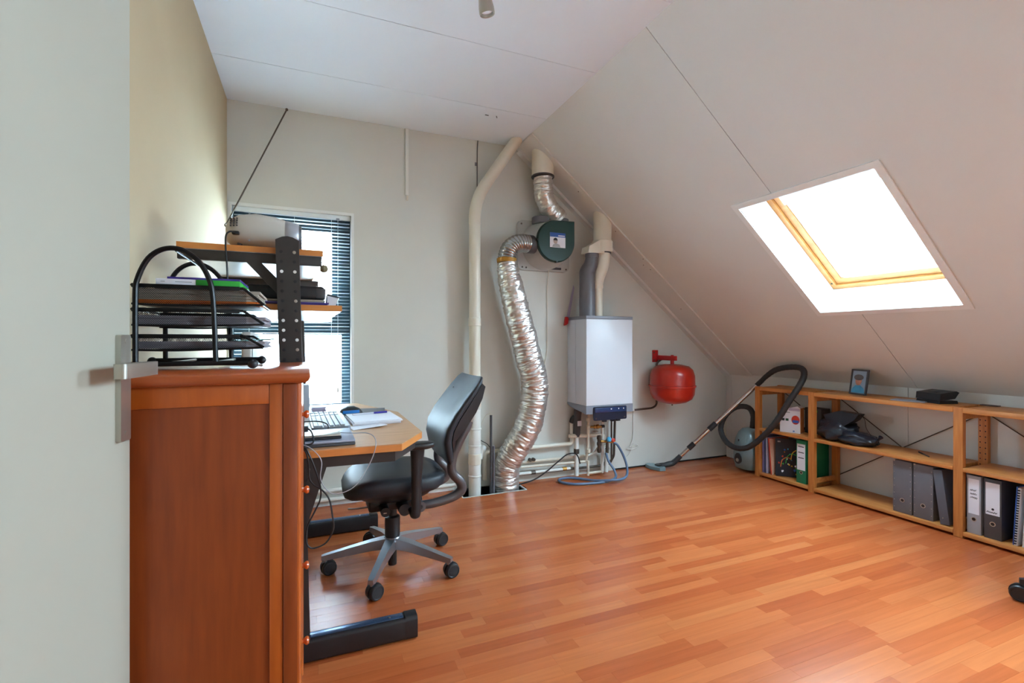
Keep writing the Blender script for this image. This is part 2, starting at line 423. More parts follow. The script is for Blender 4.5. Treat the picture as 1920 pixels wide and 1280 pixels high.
# roof windows: the one in view and the unseen one added for its light
for wi, (y0, y1, u0, u1) in enumerate(SKY):
    w = bpy.data.objects.new('window_%d' % (wi+2), None); COL.objects.link(w); w['kind'] = 'structure'; w.location = slope((y0+y1)/2, (u0+u1)/2)
    obj('casing', plate(B(), y0-.034, y1+.034, u0-.034, u1+.034, [(y0, y1, u0, u1)], -.006, .0, sm), M_white, w, bev=.001)
    e = .004
    for nm, a, b, c, d in (('reveal_board', y0, y0+e, u0, u1), ('reveal_board', y1-e, y1, u0, u1), ('reveal_board', y0+e, y1-e, u0, u0+e), ('reveal_board', y0+e, y1-e, u1-e, u1)):
        obj(nm, plate(B(), a, b, c, d, [], 0, .192, sm), M_white, w)
    f1, f2 = .036, .082
    obj('frame', plate(B(), y0, y1, u0, u1, [(y0+f1, y1-f1, u0+f1, u1-f1)], .192, .275, sm), M_pinew, w, bev=.002)
    obj('sash', plate(B(), y0+f1+.002, y1-f1-.002, u0+f1+.002, u1-f1-.002, [(y0+f2, y1-f2, u0+f2, u1-f2)], .206, .262, sm), M_pinew, w, bev=.003)
    g = obj('pane', plate(B(), y0+f2-.006, y1-f2+.006, u0+f2-.006, u1-f2+.006, [], .238, .244, sm), M_glass, w)
    obj('blind_cassette', plate(B(), y0+f2, y1-f2, u0+f2, u0+f2+.110, [], .196, .232, sm), M_slat, w, bev=.004)
    for yy in (y0+f2+.011, y1-f2-.011):
        obj('blind_rail', plate(B(), yy-.010, yy+.010, u0+f2+.111, u1-f2-.002, [], .212, .232, sm), M_slat, w, bev=.001)
    for k in (0, 1):
        obj('blind_cord', tube(B(), [slope(y1-f2-.045-k*.012, u0+f2+.108, .215), slope(y1-f2-.045-k*.012, u1-f2-.05, .222)], .0013, 6, 1), M_boilerg, w)
    bm = B(); lathe(bm, [(.006, 0), (.006, .002), (0, .003)], slope(y1-f1*.55, u1-f1*1.6, .191), (-NX, 0, -NZ), 12); obj('stop_pin', bm, M_black, w)

# back window
w1 = bpy.data.objects.new('window_1', None); COL.objects.link(w1); w1['kind'] = 'structure'; w1.location = (-.09, BY, WIN[2])
xz = lambda u, v, t: V((u, t, v))
x0, x1, z0, z1 = WIN
TR = 1.145
obj('window_lining', plate(B(), x0-.012, x1+.012, z0-.012, z1+.012, [(x0+.006, x1-.006, z0+.006, z1-.006)], BY-.003, BY+.075, xz), M_white, w1)
ho = [(x0+.11, .142, 1.222, 1.828), (x0+.06, .204, z0+.07, 1.136)]
obj('window_frame', plate(B(), x0, x1, z0, z1, ho, BY+.075, BY+.145, xz), M_teal, w1, bev=.003)
for h in ho: obj('pane', plate(B(), h[0]-.004, h[1]+.004, h[2]-.004, h[3]+.004, [], BY+.105, BY+.111, xz), M_glass, w1)
struct('trim_1', plate(B(), x0-.02, x1+.02, z0-.02, z0, [], BY-.02, BY+.075, xz), M_white)

# venetian blind hung in the reveal
bl = thing('venetian_blind', 'white venetian blind with thin open slats hanging in the dark framed window', 'blind', (-.09, BY+.03, z1-.01))
bm = B(); box(bm, x0+.012, x1-.01, BY+.016, BY+.046, z1-.036, z1-.007, .003); obj('head_rail', bm, M_slat, bl)
bm = B(); n = 6
P = [V((0, -.0125+.025*i/n, .0018*(1-(2*i/n-1)**2))) for i in range(n+1)]
sw = (x1-x0-.03)/2
A = [bm.verts.new(p+V((-sw, 0, 0))) for p in P]; C = [bm.verts.new(p+V((sw, 0, 0))) for p in P]
for i in range(n): bm.faces.new((A[i], A[i+1], C[i+1], C[i]))
bmesh.ops.solidify(bm, geom=bm.faces[:], thickness=.0006)
for f in bm.faces: f.smooth = True
sl = bpy.data.meshes.new('slat'); bm.to_mesh(sl); bm.free(); sl.materials.append(M_slat)
zz = z1-.058; k = 0
while zz > z0+.04:
    share('slat', sl, ((x0+x1)/2+.001, BY+.031, zz), bl, (R(-7), 0, 0)); zz -= .0225; k += 1
bm = B(); box(bm, x0+.016, x1-.014, BY+.02, BY+.042, z0+.012, z0+.026, .003); obj('bottom_rail', bm, M_slat, bl)
for xx in (x0+.10, -.09, x1-.13):
    for dy in (.017, .045): obj('ladder_cord', tube(B(), [(xx, BY+dy, z1-.03), (xx, BY+dy, z0+.02)], .0008, 6, 1), M_slat, bl)
obj('pull_cord', tube(B(), [(x1-.09, BY+.012, z1-.03), (x1-.09, BY+.012, .78)], .0012, 6, 1), M_slat, bl)
bm = B(); lathe(bm, [(.003, 0), (.007, .012), (.006, .03), (.002, .036)], (x1-.09, BY+.012, .745), n=12); obj('cord_tassel', bm, M_proj, bl)
bm = B(); box(bm, x1-.10, x1-.08, BY+.010, BY+.018, z1-.04, z1-.028, .001); obj('cord_clip', bm, M_boilerg, bl)

# houses across the street, washed out by daylight
nb = thing('neighbour_house', 'pale rendered house front with a balcony across the street seen through the blind', 'building', (-1.0, 12, -3))
bm = B(); box(bm, -7, 5, 12, 14, -3, 1.9); obj('wall', bm, M_facade, nb)
bm = B(); box(bm, -7, 5, 11.6, 12.05, 1.9, 2.1); obj('roof_gutter', bm, M_facaded, nb)
prism(bm := B(), [(11.7, 2.1), (13.4, 3.6), (14.2, 3.6), (14.2, 2.1)], -7, 5, lambda u, v, t: V((t, u, v))); obj('roof', bm, mat('neighbour_tiles', (168, 150, 140), .8, var=.1), nb)
bm = B(); box(bm, -4, 3.4, 10.8, 12, .20, .32); obj('balcony_slab', bm, M_facaded, nb)
for k in range(25):
    bm = B(); box(bm, -4+k*.3, -3.97+k*.3, 10.82, 10.85, .32, 1.1); obj('baluster', bm, M_facaded, nb)
for zz in (.42, 1.1): bm = B(); box(bm, -4, 3.4, 10.81, 10.86, zz, zz+.05); obj('balcony_rail', bm, M_facaded, nb)
for k in range(4):
    bm = B(); box(bm, -4+k*1.9, -2.9+k*1.9, 11.97, 12.0, .4, 1.7); f = obj('window', bm, M_facaded, nb)
    bm = B(); box(bm, -3.93+k*1.9, -2.97+k*1.9, 11.955, 11.97, .47, 1.63); obj('pane', bm, M_glass, f)
for zz in (-.5, -1.1):
    bm = B(); box(bm, -7, 5, 11.97, 12.0, zz, zz+.05); obj('string_course', bm, M_facaded, nb)
bm = B(); box(bm, -30, 30, 4, 40, -3.2, -3.0); o = obj('ground_street', bm, mat('pale_paving', (236, 236, 232), .9, scale=2)); o['kind'] = 'structure'

# ------------------------------------------------------------------ door leaf swung back beside the left wall
hx, hy = -.4385, .312; ex, ey = -.3215, 1.152
dv = V((ex-hx, ey-hy, 0)); DL = dv.length; dv.normalize(); dn = V((dv.y, -dv.x, 0))
dm = lambda u, v, t: V((hx, hy, 0))+dv*u+V((0, 0, v))+dn*t           # u along the leaf, v up, t out of its face
door = bpy.data.objects.new('door_1', None); COL.objects.link(door); door.location = (hx, hy, 0); door['kind'] = 'structure'
obj('door_leaf', plate(B(), 0, DL, .01, 2.03, [], -.04, 0, dm), M_door, door, bev=.002)
hc, hz = DL-.034, 1.0475
def rrect(u0, u1, v0, v1, r, k=4):
    p = []
    for cu, cv, a0 in ((u1-r, v1-r, 0), (u0+r, v1-r, 90), (u0+r, v0+r, 180), (u1-r, v0+r, 270)):
        for i in range(k+1): a = R(a0+90*i/k); p.append((cu+r*math.cos(a), cv+r*math.sin(a)))
    return p
ps = obj('handle_plate', prism(B(), rrect(hc-.018, hc+.018, hz-.137, hz+.062, .004), 0, .009, dm), M_steel, door, bev=.0012)
for vv in (hz+.05, hz-.122):
    bm = B(); lathe(bm, [(.0042, 0), (.0042, .001), (0, .0016)], dm(hc, vv, .009), dn, 14); obj('screw', bm, M_steel, ps)
lev = obj('door_handle', cyl(B(), dm(hc, hz, .008), dm(hc, hz, .045), .010, n=18), M_steel, door)
prism(bm := B(), rrect(hc-.112, hc+.012, .038, .058, .006), hz-.0135, hz+.0115, lambda u, v, t: dm(u, t, v)); obj('lever', bm, M_steel, lev, bev=.0025)
for zz in (.25, 1.05, 1.8): obj('hinge', cyl(B(), dm(-.006, zz, -.02), dm(-.006, zz+.09, -.02), .007, n=12), M_steel, door)

# ------------------------------------------------------------------ chest of drawers
ch = thing('chest_of_drawers', 'tall reddish-brown wooden chest of drawers with round knobs beside the open door', 'chest of drawers', (-.23, 1.47, 0))
cx0, cx1, cy0, cy1 = -.445, -.026, 1.200, 1.735
bm = B(); box(bm, cx0, -.024, cy0+.008, cy1-.008, .05, 1.002); obj('carcass', bm, M_cherry, ch)
for a, b in ((cx0, cx0+.06), (-.082, -.055)):
    bm = B(); box(bm, a, b, cy0, cy0+.02, 0.02, 1.002, .0015); obj('side_stile', bm, M_cherryl, ch)
bm = B(); box(bm, -.0545, -.024, cy0-.004, cy0+.02, 0, 1.002, .003); obj('corner_post', bm, M_cherry, ch)
bm = B(); cyl(bm, (-.024, cy0+.003, 0), (-.024, cy0+.003, 1.002), .0065, n=14); obj('bead_moulding', bm, M_cherryl, ch)
bm = B(); cyl(bm, (-.024, cy1-.003, 0), (-.024, cy1-.003, 1.002), .0065, n=14); obj('bead_moulding', bm, M_cherryl, ch)
for a, b in ((.958, 1.002), (.05, .12)):
    bm = B(); box(bm, cx0+.0605, -.0825, cy0+.001, cy0+.02, a, b, .0015); obj('side_rail', bm, M_cherryl, ch)
bm = B(); box(bm, cx0+.0605, -.0825, cy0+.006, cy0+.01, .1205, .9575); obj('side_panel', bm, M_cherry, ch)
bm = B(); prism(bm, [(cy0+.01, .0), (cy0+.07, 0), (cy0+.09, .05), (cy1-.09, .05), (cy1-.07, 0), (cy1-.01, 0), (cy1-.01, .055), (cy0+.01, .055)], -.04, -.022, lambda u, v, t: V((t, u, v))); obj('plinth', bm, M_cherryl, ch)
prof = [(0.0, 1.004), (-.006, 1.0035), (-.0, 1.0045)]
bm = B(); pts = []
def slab_ring(ins, z): return [V((-.462, 1.177+ins, z)), V((.002-ins, 1.177+ins, z)), V((.002-ins, 1.757-ins, z)), V((-.462, 1.757-ins, z))]
loft(bm, [slab_ring(i, z) for i, z in ((.016, 1.0025), (.009, 1.004), (.004, 1.008), (.001, 1.0135), (0, 1.018), (.0005, 1.0235), (.003, 1.026))]); obj('top_board', bm, M_cherryt, ch, smooth=50)
for k in range(4):
    zc = .893-.2105*k
    bm = B(); box(bm, -.0245, -.0185, cy0+.014, cy1-.014, zc-.1025, zc+.1035, .002); d = obj('drawer', bm, M_cherryl, ch)
    for yy in (1.467,):
        bm = B(); lathe(bm, [(.006, 0), (.0055, .005), (.0095, .009), (.0115, .0135), (.009, .0185), (0, .0205)], (-.0195, yy, zc), (1, 0, 0), 18); obj('knob', bm, M_knob, d)

# ------------------------------------------------------------------ three tier mesh letter tray on the chest
TY0, TY1, TZ = 1.405, 1.665, 1.0262
lt = thing('letter_tray', 'black three tier wire mesh letter tray with arched sides standing on the chest', 'letter tray', (-.25, 1.53, TZ))
for yy in (TY0, TY1):
    arch = [(-.381, yy, TZ+.02), (-.381, yy, 1.20), (-.377, yy, 1.245), (-.356, yy, 1.295), (-.325, yy, 1.320), (-.290, yy, 1.321), (-.256, yy, 1.298), (-.232, yy, 1.255), (-.222, yy, 1.20), (-.216, yy, TZ+.02)]
    f = obj('side_arch', tube(B(), arch, .0062, 10, 5), M_blackwire, lt)
    obj('foot_rail', tube(B(), [(-.41, yy, TZ+.0155), (-.14, yy, TZ+.0155)], .0062, 10, 1), M_blackwire, f)
    bm = B(); sph(bm, (-.134, yy, TZ+.0125), .0125, 18); obj('foot_ball', bm, M_black, f)
    bm = B(); sph(bm, (-.412, yy, TZ+.0125), .0125, 18); obj('foot_ball', bm, M_black, f)
for xx in (-.335, -.235): obj('cross_wire', tube(B(), [(xx, TY0, TZ+.016), (xx+.03, TY1, TZ+.016)], .003, 8, 1), M_steel, lt)
obj('cross_wire', tube(B(), [(-.300, TY0, 1.318), (-.300, TY1, 1.318)], .003, 8, 1), M_blackwire, lt)
def wires(bm, u0, u1, v0, v1, mp, s=.0046, r=.0004, cut=None):
    w, h = u1-u0, v1-v0; n = int((w+h)/s)
    for sg in (1, -1):
        for i in range(n):
            c = -h+i*s*1.0
            a = [(c, 0), (c+h, h)]
            t0, t1 = max(0, -c)/h if h else 0, min(1, (w-c)/h)
            if t1 <= t0: continue
            p = (u0+c+h*t0, v0+h*t0); q = (u0+c+h*t1, v0+h*t1)
            if sg < 0: p, q = (u0+u1-p[0], p[1]), (u0+u1-q[0], q[1])
            P, Q = mp(*p, 0), mp(*q, 0); d = (Q-P); dd = d.normalized(); nn = (mp(u0, v0, 1)-mp(u0, v0, 0)).normalized(); sd = dd.cross(nn)*r
            A = [bm.verts.new(x) for x in (P+sd, P-sd, Q-sd, Q+sd)]; bm.faces.new(A)
tiers = [(1.187, 1.232), (1.136, 1.174), (1.076, 1.110)]
for zb, zt in tiers:
    t = obj('tray_rim', tube(B(), [(-.156, TY0+.013, zt), (-.392, TY0+.013, zt), (-.392, TY1-.013, zt), (-.156, TY1-.013, zt), (-.112, TY1-.013, zb+.006), (-.112, TY0+.013, zb+.006), (-.156, TY0+.013, zt)], .0034, 8, 1), M_blackwire, lt)
    bm = B(); box(bm, -.392, -.165, TY0+.009, TY0+.0125, zt-.006, zt+.004, .001); obj('rim_strip', bm, M_blackwire, t)
    bm = B(); box(bm, -.392, -.165, TY1-.0125, TY1-.009, zt-.006, zt+.004, .001); obj('rim_strip', bm, M_blackwire, t)
    bm = B()
    wires(bm, -.39, -.150, zb, zt-.004, lambda u, v, q: V((u, TY0+.0125+q, v)))
    wires(bm, -.39, -.150, zb, zt-.004, lambda u, v, q: V((u, TY1-.0125+q, v)))
    wires(bm, TY0+.014, TY1-.014, zb, zt-.004, lambda u, v, q: V((-.391+q, u, v)))
    wires(bm, -.39, -.114, TY0+.014, TY1-.014, lambda u, v, q: V((u, v, zb+q)), s=.007, r=.0009)
    obj('wire_mesh', bm, M_blackwire, t, smooth=0, kind='stuff')
    for yy in (TY0+.0125, TY1-.0125):
        obj('base_wire', tube(B(), [(-.392, yy, zb), (-.30, yy, zb-.002), (-.2, yy, zb+.001), (-.112, yy, zb+.004)], .0026, 8, 3), M_blackwire, t)
def sheets(name, label, cat_, x0, x1, y0, y1, z0, z1, m, rz=0, curl=0, bev=.0006, group=None, seed=1):
    bm = B(); random.seed(seed); nx = 8
    n = max(1, int((z1-z0)/.0035))
    if n == 1:
        box(bm, x0, x1, y0, y1, z0, z1, bev)
    else:
        for i in range(n):
            dz = (z1-z0)/n; j = random.uniform(-.004, .004); k = random.uniform(-.004, .004)
            box(bm, x0+j, x1+j, y0+k, y1+k, z0+dz*i+.0001, z0+dz*(i+1))
    c = V(((x0+x1)/2, (y0+y1)/2, 0))
    bmesh.ops.transform(bm, matrix=Matrix.Translation(c) @ Matrix.Rotation(rz, 4, 'Z') @ Matrix.Translation(-c), verts=bm.verts)
    if curl:
        for v in bm.verts:
            if v.co.x > x1-.05: v.co.z += curl*((v.co.x-(x1-.05))/.05)**2
    o = obj(name, bm, m, None, smooth=0)
    tag(o, label, cat_, group); return o
M_mag = mat('magazine_edges', (196, 186, 170), .6, col2=(150, 140, 130), scale=8, stretch=(1, 1, 80))
M_mag2 = mat('print_edges', (182, 178, 186), .6, col2=(120, 112, 120), scale=8, stretch=(1, 1, 90))
sheets('magazine_stack', 'magazines lying in the top mesh tray under an open box of papers', 'magazines', -.386, -.122, 1.425, 1.645, 1.199, 1.226, M_mag, seed=3)
sheets('orange_folder', 'orange folder at the bottom of the top mesh tray', 'folder', -.386, -.128, 1.424, 1.64, 1.1895, 1.1985, M_orange)
sheets('paper_stack', 'printed papers lying in the middle mesh tray', 'papers', -.386, -.110, 1.425, 1.64, 1.1385, 1.160, M_mag2, seed=5)
sheets('paper_stack', 'thin pile of papers lying in the lowest mesh tray', 'papers', -.386, -.108, 1.425, 1.64, 1.0785, 1.096, M_mag2, seed=6)
o = sheets('paper_sheet', 'crumpled teal sheet sticking out of the lowest mesh tray', 'paper', -.19, -.094, 1.47, 1.55, 1.0965, 1.0985, mat('teal_paper', (110, 160, 150), .6), rz=R(18), curl=.004)
bk = thing('book', 'white and bright green spined book lying on the top mesh tray', 'book', (-.25, 1.5, 1.2365))
bm = B(); box(bm, -.345, -.262, 1.42, 1.63, 1.2365, 1.2505, .001); obj('white_cover', bm, M_paper, bk)
bm = B(); box(bm, -.2615, -.165, 1.42, 1.63, 1.2365, 1.2505, .001); obj('green_cover', bm, M_greenc, bk)
for a, b in ((-.335, -.326), (-.305, -.270)): bm = B(); box(bm, a, b, 1.4193, 1.42, 1.2425, 1.2445); obj('spine_title', bm, M_greyl, bk)
sheets('paper_sheet', 'white sheets lying between the top mesh tray rim and the books', 'paper', -.35, -.150, 1.424, 1.64, 1.2275, 1.2355, M_paper, curl=-.004)
sheets('notebook', 'purple covered notebook on top of the books in the letter tray', 'notebook', -.325, -.166, 1.435, 1.62, 1.2512, 1.2572, M_purple)

# ------------------------------------------------------------------ desk with riser columns and shelves
dk = thing('desk', 'computer desk with clipped corners, dark steel T-legs and two raised shelves by the window', 'desk', (0, 2.35, 0))
DT = .73
poly = [(-.455, 1.765), (.305, 1.745), (.420, 1.945), (.420, 2.52), (.255, 2.96), (-.455, 2.96)]
prism(bm := B(), poly, DT-.003, DT, I3); top = obj('desk_top', bm, M_beech, dk)
prism(bm := B(), poly, DT-.026, DT-.0032, I3); obj('edge_band', bm, M_edge, top, bev=.002)
ip = [(-.44, 1.785), (.285, 1.768), (.395, 1.955), (.395, 2.50), (.235, 2.93), (-.44, 2.93)]
def ring_prism(bm, outer, inner, z0, z1):
    n = len(outer); q = []
    for pts, z in ((outer, z0), (inner, z0), (inner, z1), (outer, z1)): q.append([bm.verts.new((u, v, z)) for u, v in pts])
    for a in range(4):
        A, C = q[a], q[(a+1) % 4]
        for i in range(n): bm.faces.new((A[i], A[(i+1) % n], C[(i+1) % n], C[i]))
cpt = V((0, 2.35)); inn = [tuple(cpt+(V(p)-cpt)*.93) for p in ip]
ring_prism(bm := B(), ip, inn, DT-.066, DT-.0265); obj('steel_frame', bm, M_frame, dk)
for yy in (1.805, 2.925):
    bm = B(); prism(bm, rrect(yy-.03, yy+.03, 0.004, .082, .012, 3), -.45, .352, lambda u, v, t: V((t, u, v))); ft = obj('foot', bm, M_black, dk)
    bm = B(); prism(bm, rrect(yy-.0305, yy+.0305, 0.002, .086, .014, 3), .325, .368, lambda u, v, t: V((t, u, v))); obj('foot_end_cap', bm, M_black, ft, bev=.005)
    bm = B(); box(bm, -.1, .318, yy-.016, yy+.016, .082, .0845, .001); obj('foot_strip', bm, mat('steel_strip', (70, 90, 120), .25, metal=.6), ft)
    bm = B(); lathe(bm, [(.004, 0), (.004, .0012), (0, .0018)], (.27, yy, .0845), (0, 0, 1), 10); obj('screw', bm, M_steel, ft)
for ci, (ya, yb) in enumerate(((1.772, 1.812), (2.905, 2.945))):
    def cm(u, v, t): return V((u+(1.44-v)*.030+(-.104), t, v))
    prof = [(0, .085), (.066, .085)] + [(.069+.002*i/4, .6+.2*i) for i in range(0, 5)] + [(.072, 1.432), (.052, 1.442), (.036, 1.445), (.020, 1.442), (0.0, 1.432)]
    bm = B(); prism(bm, prof, ya, yb, cm); c = obj('riser_column', bm, M_frame, dk, bev=.002)
    if ci == 0:
        for k in range(12):
            zz = 1.392-.0325*k
            for uu in (.016, .056):
                bm = B(); lathe(bm, [(.0054, 0), (.0054, .0006), (.0036, .0010), (0, .0010)], cm(uu, zz, ya), (0, -1, 0), 12); obj('bolt_hole', bm, M_white if (k, uu) in ((2, .016), (2, .056), (7, .016), (7, .056), (8, .016), (9, .016), (9, .056)) else M_steel if (k*2+int(uu*100)) % 5 == 0 else M_black, c)  # white discs paint in the brightness seen through some holes
    obj('desk_brace', prism(B(), [(-.075, .40), (-.03, .40), (.055, .664), (.005, .664)], ya+.008, yb-.008, xz), M_frame, dk, bev=.002)
    obj('shelf_brace', prism(B(), [(-.20, 1.366), (-.155, 1.366), (-.085, 1.29), (-.085, 1.245), (-.095, 1.25)], ya+.045, yb+.03, xz), M_frame, dk, bev=.002)
def shelf(nm, x0_, x1_, y0_, y1_, zt, th, clip):
    pl = [(x0_, y0_), (x1_, y0_), (x1_-clip, y1_), (x0_, y1_)]
    prism(bm := B(), pl, zt-th, zt, I3); s = obj(nm, bm, M_edge, dk, bev=.0015)
    prism(bm := B(), [(x0_+.003, y0_+.003), (x1_-.004, y0_+.003), (x1_-clip-.004, y1_-.003), (x0_+.003, y1_-.003)], zt-th-.0012, zt-th, I3); obj('underside', bm, M_under2, s)
    return s
shelf('upper_shelf', -.388, .044, 1.818, 2.60, 1.412, .020, .03)
for a, b in ((1.818, 1.838), (2.575, 2.595)):
    bm = B(); box(bm, -.386, .040, a, b, 1.358, 1.3905, .002); obj('shelf_rail', bm, M_frame, dk)
shelf('lower_shelf', -.30, .107, 1.818, 2.77, 1.2215, .020, .02)
bm = B(); lathe(bm, [(.0, 0), (.010, .002), (.014, .012), (.010, .024), (0, .028)], (.034, 1.832, 1.351), (1, 0, 0), 14); obj('cable_clip', bm, mat('olive_plastic', (120, 112, 84), .5), dk)

# projector on the upper shelf
pj = thing('projector', 'off-white rounded projector with a silver lens ring on the upper desk shelf', 'projector', (-.15, 1.92, 1.4122))
def pring(x, w, h, zc, yc=1.945, n=28, p=2.6):
    out = []
    for i in range(n):
        a = 2*math.pi*i/n; c, s = math.cos(a), math.sin(a)
        out.append(V((x, yc+w*math.copysign(abs(c)**(2/p), c), zc+h*math.copysign(abs(s)**(2/p), s))))
    return out
zc0 = 1.477
bm = B(); loft(bm, [pring(-.268, .012, .016, 1.470), pring(-.264, .045, .030, 1.472), pring(-.250, .075, .045, 1.475), pring(-.220, .096, .056, 1.4785), pring(-.17, .104, .061, 1.4805), pring(-.11, .104, .059, 1.4765), pring(-.078, .099, .0535, 1.472)]); obj('shell', bm, M_proj, pj, smooth=60)
bm = B(); loft(bm, [pring(-.078, .100, .054, 1.471), pring(-.072, .102, .055, 1.4705), pring(-.04, .100, .051, 1.4685), pring(-.034, .096, .048, 1.468)]); obj('lens_ring', bm, M_projs, pj, smooth=60)
bm = B(); loft(bm, [pring(-.034, .095, .047, 1.468), pring(-.026, .088, .042, 1.468)]); obj('lens_face', bm, M_greyd, pj)
for k in range(3):
    for j in range(4):
        bm = B(); box(bm, -.246+.010*k, -.242+.010*k, 1.858-.004*k, 1.90, 1.482+.008*j, 1.4865+.008*j); obj('vent_slot', bm, M_greyd, pj)
bm = B(); box(bm, -.238, -.216, 1.838, 1.862, 1.452, 1.463, .003); obj('power_socket', bm, M_black, pj)
for xx, zz in ((-.187, 1.530), (-.187, 1.435)):
    bm = B(); lathe(bm, [(.003, 0), (.003, .002), (0, .0025)], (xx, 1.848 if zz < 1.5 else 1.862, zz), (0, -1, 0), 10); obj('screw', bm, M_boilerg, pj)
for xx in (-.22, -.09):
    for yy in (1.89, 2.0): bm = B(); cyl(bm, (xx, yy, 1.4122), (xx, yy, 1.432), .008, n=12); obj('foot', bm, M_greyd, pj)
tag(obj('power_cable', tube(B(), [(-.228, 1.842, 1.4575), (-.240, 1.822, 1.456), (-.250, 1.810, 1.440), (-.250, 1.803, 1.40), (-.245, 1.798, 1.33), (-.244, 1.80, 1.25), (-.247, 1.802, 1.18), (-.24, 1.80, 1.09)], .0027, 8, 5), M_black), 'black power cable hanging from the projector down past the desk shelves', 'cable')

# items on the lower shelf
rt = thing('black_recorder', 'flat black rounded device lying on books on the lower desk shelf', 'recorder', (-.05, 1.95, 1.2412))
bm = B(); box(bm, -.20, .052, 1.85, 2.10, 1.2412, 1.291, .014, 3); obj('casing', bm, M_black, rt)
bm = B(); box(bm, -.0705, -.0665, 1.8485, 1.8505, 1.277, 1.283); obj('status_lamp', bm, M_steel, rt)
bm = B(); box(bm, .020, .0535, 1.8495, 1.92, 1.247, 1.283, .004); obj('end_cap', bm, M_greyd, rt)
sheets('book', 'dark purple book under the black device on the lower desk shelf', 'book', -.18, .062, 1.84, 2.1, 1.2222, 1.2320, M_purple)
sheets('magazine', 'pale magazine between the purple book and the black device', 'magazine', -.16, .050, 1.842, 2.08, 1.2324, 1.2408, M_mag)
bn = thing('booklet', 'white booklet with a black spine leaning out at the end of the lower desk shelf', 'booklet', (.08, 1.95, 1.2222))
bm = B(); prism(bm, [(.058, 1.262), (.102, 1.252), (.104, 1.2555), (.060, 1.267)], 1.87, 2.05, xz); obj('cover', bm, M_black, bn)
bm = B(); prism(bm, [(.058, 1.2225), (.088, 1.2225), (.098, 1.251), (.060, 1.2605)], 1.875, 2.05, xz); obj('pages', bm, M_paper, bn)

# things on the desk top
def on(name, label, cat_, loc, rz=0): return thing(name, label, cat_, loc, rz)
kb = thing('keyboard', 'light grey computer keyboard with a dark edge on the desk', 'keyboard', (.072, 2.335, DT+.001), R(2))
prism(bm := B(), rrect(-.07, .080, -.215, .215, .012), 0, .012, I3); obj('body', bm, mat('keyboard_shell', (120, 126, 134), .4), kb, world=False, bev=.003)
bm = B(); keym = bpy.data.meshes.new('key'); box(bm, -.0085, .0085, -.0085, .0085, 0, .007, .0015); bm.to_mesh(keym); bm.free(); keym.materials.append(M_key)
for i in range(6):
    for j in range(21):
        if j in (14, 18): continue
        k = bpy.data.objects.new('key', keym); COL.objects.link(k); k.parent = kb; k.location = (-.058+i*.0215+(.004 if i == 0 else 0), -.200+j*.0200, .012)
ms = thing('computer_mouse', 'black computer mouse with blue sides on its pad', 'mouse', (.19, 2.535, DT+.0042), R(12))
def mring(x, w, h): return [V((x, w*math.cos(a), max(0, h*math.sin(a)))) for a in [R(-20+220*i/12) for i in range(13)]]
bm = B(); loft(bm, [mring(-.052, .012, .010), mring(-.045, .024, .024), mring(-.02, .031, .036), mring(.015, .030, .036), mring(.042, .026, .024), mring(.055, .013, .010)]); obj('shell', bm, M_black, ms, world=False, smooth=60)
bm = B(); loft(bm, [[V((x, -.0325*w, z)) for z in (.004, .018)]+[V((x, -.027*w, z)) for z in (.018, .004)] for x, w in ((-.045, .8), (-.02, 1), (.01, 1), (.035, .9))]); obj('blue_side', bm, mat('mouse_blue', (28, 120, 200), .3), ms, world=False)
sheets('mouse_pad', 'dark grey mouse pad on the far end of the desk', 'mouse pad', .155, .36, 2.45, 2.69, DT+.0004, DT+.004, M_greyd, rz=R(-8))
sheets('paper_stack', 'thick white writing block lying on the desk with a pen on it', 'paper stack', .165, .372, 2.172, 2.42, DT+.0004, DT+.019, M_paper, rz=R(4), seed=8)
sheets('paper_sheet', 'single white sheets peeking out from under the writing block', 'paper', .155, .30, 2.085, 2.16, DT+.0004, DT+.003, M_paper, rz=R(12), curl=.006)
pn = thing('pen', 'blue-purple capped pen lying on the writing block', 'pen', (.28, 2.33, DT+.0235))
cyl(bm := B(), (.185, 2.355, DT+.0235), (.282, 2.375, DT+.0235), .004, n=10); obj('barrel', bm, M_paper, pn)
cyl(bm := B(), (.282, 2.375, DT+.0235), (.345, 2.387, DT+.0235), .0048, n=10); obj('cap', bm, mat('pen_cap', (58, 50, 160), .35), pn)
lp = thing('laptop', 'closed silver laptop lying near the edge of the desk', 'laptop', (.0, 1.9, DT+.001))
bm = B(); box(bm, -.19, .150, 1.785, 2.03, DT+.001, DT+.011, .003); obj('base', bm, M_greyd, lp)
bm = B(); box(bm, -.19, .150, 1.785, 2.03, DT+.0115, DT+.020, .003); obj('lid', bm, M_laptop, lp)
gt = thing('graphics_tablet', 'slim silver and black device lying on the closed laptop', 'device', (.0, 1.9, DT+.021))
bm = B(); box(bm, -.14, .105, 1.81, 1.90, DT+.021, DT+.030, .003); obj('base', bm, M_black, gt)
bm = B(); box(bm, -.14, .103, 1.812, 1.898, DT+.0302, DT+.038, .003); obj('lid', bm, M_steel, gt)
pb = thing('power_adapter', 'small black power adapter block on the laptop corner', 'adapter', (-.03, 2.02, DT+.021))
bm = B(); box(bm, -.09, -.004, 1.975, 2.035, DT+.0205, DT+.045, .004); obj('block', bm, M_black, pb)
mo = thing('monitor', 'flat screen monitor with a pale back standing on the desk below the shelves', 'monitor', (-.2, 2.35, DT+.001))
bm = B(); box(bm, -.235, -.20, 2.06, 2.56, DT+.08, DT+.40, .008, 3); obj('screen_housing', bm, M_proj, mo)
bm = B(); box(bm, -.1995, -.198, 2.08, 2.54, DT+.10, DT+.385); obj('screen', bm, M_black, mo)
bm = B(); box(bm, -.26, -.236, 2.25, 2.37, DT+.012, DT+.24, .006); obj('stand', bm, M_proj, mo)
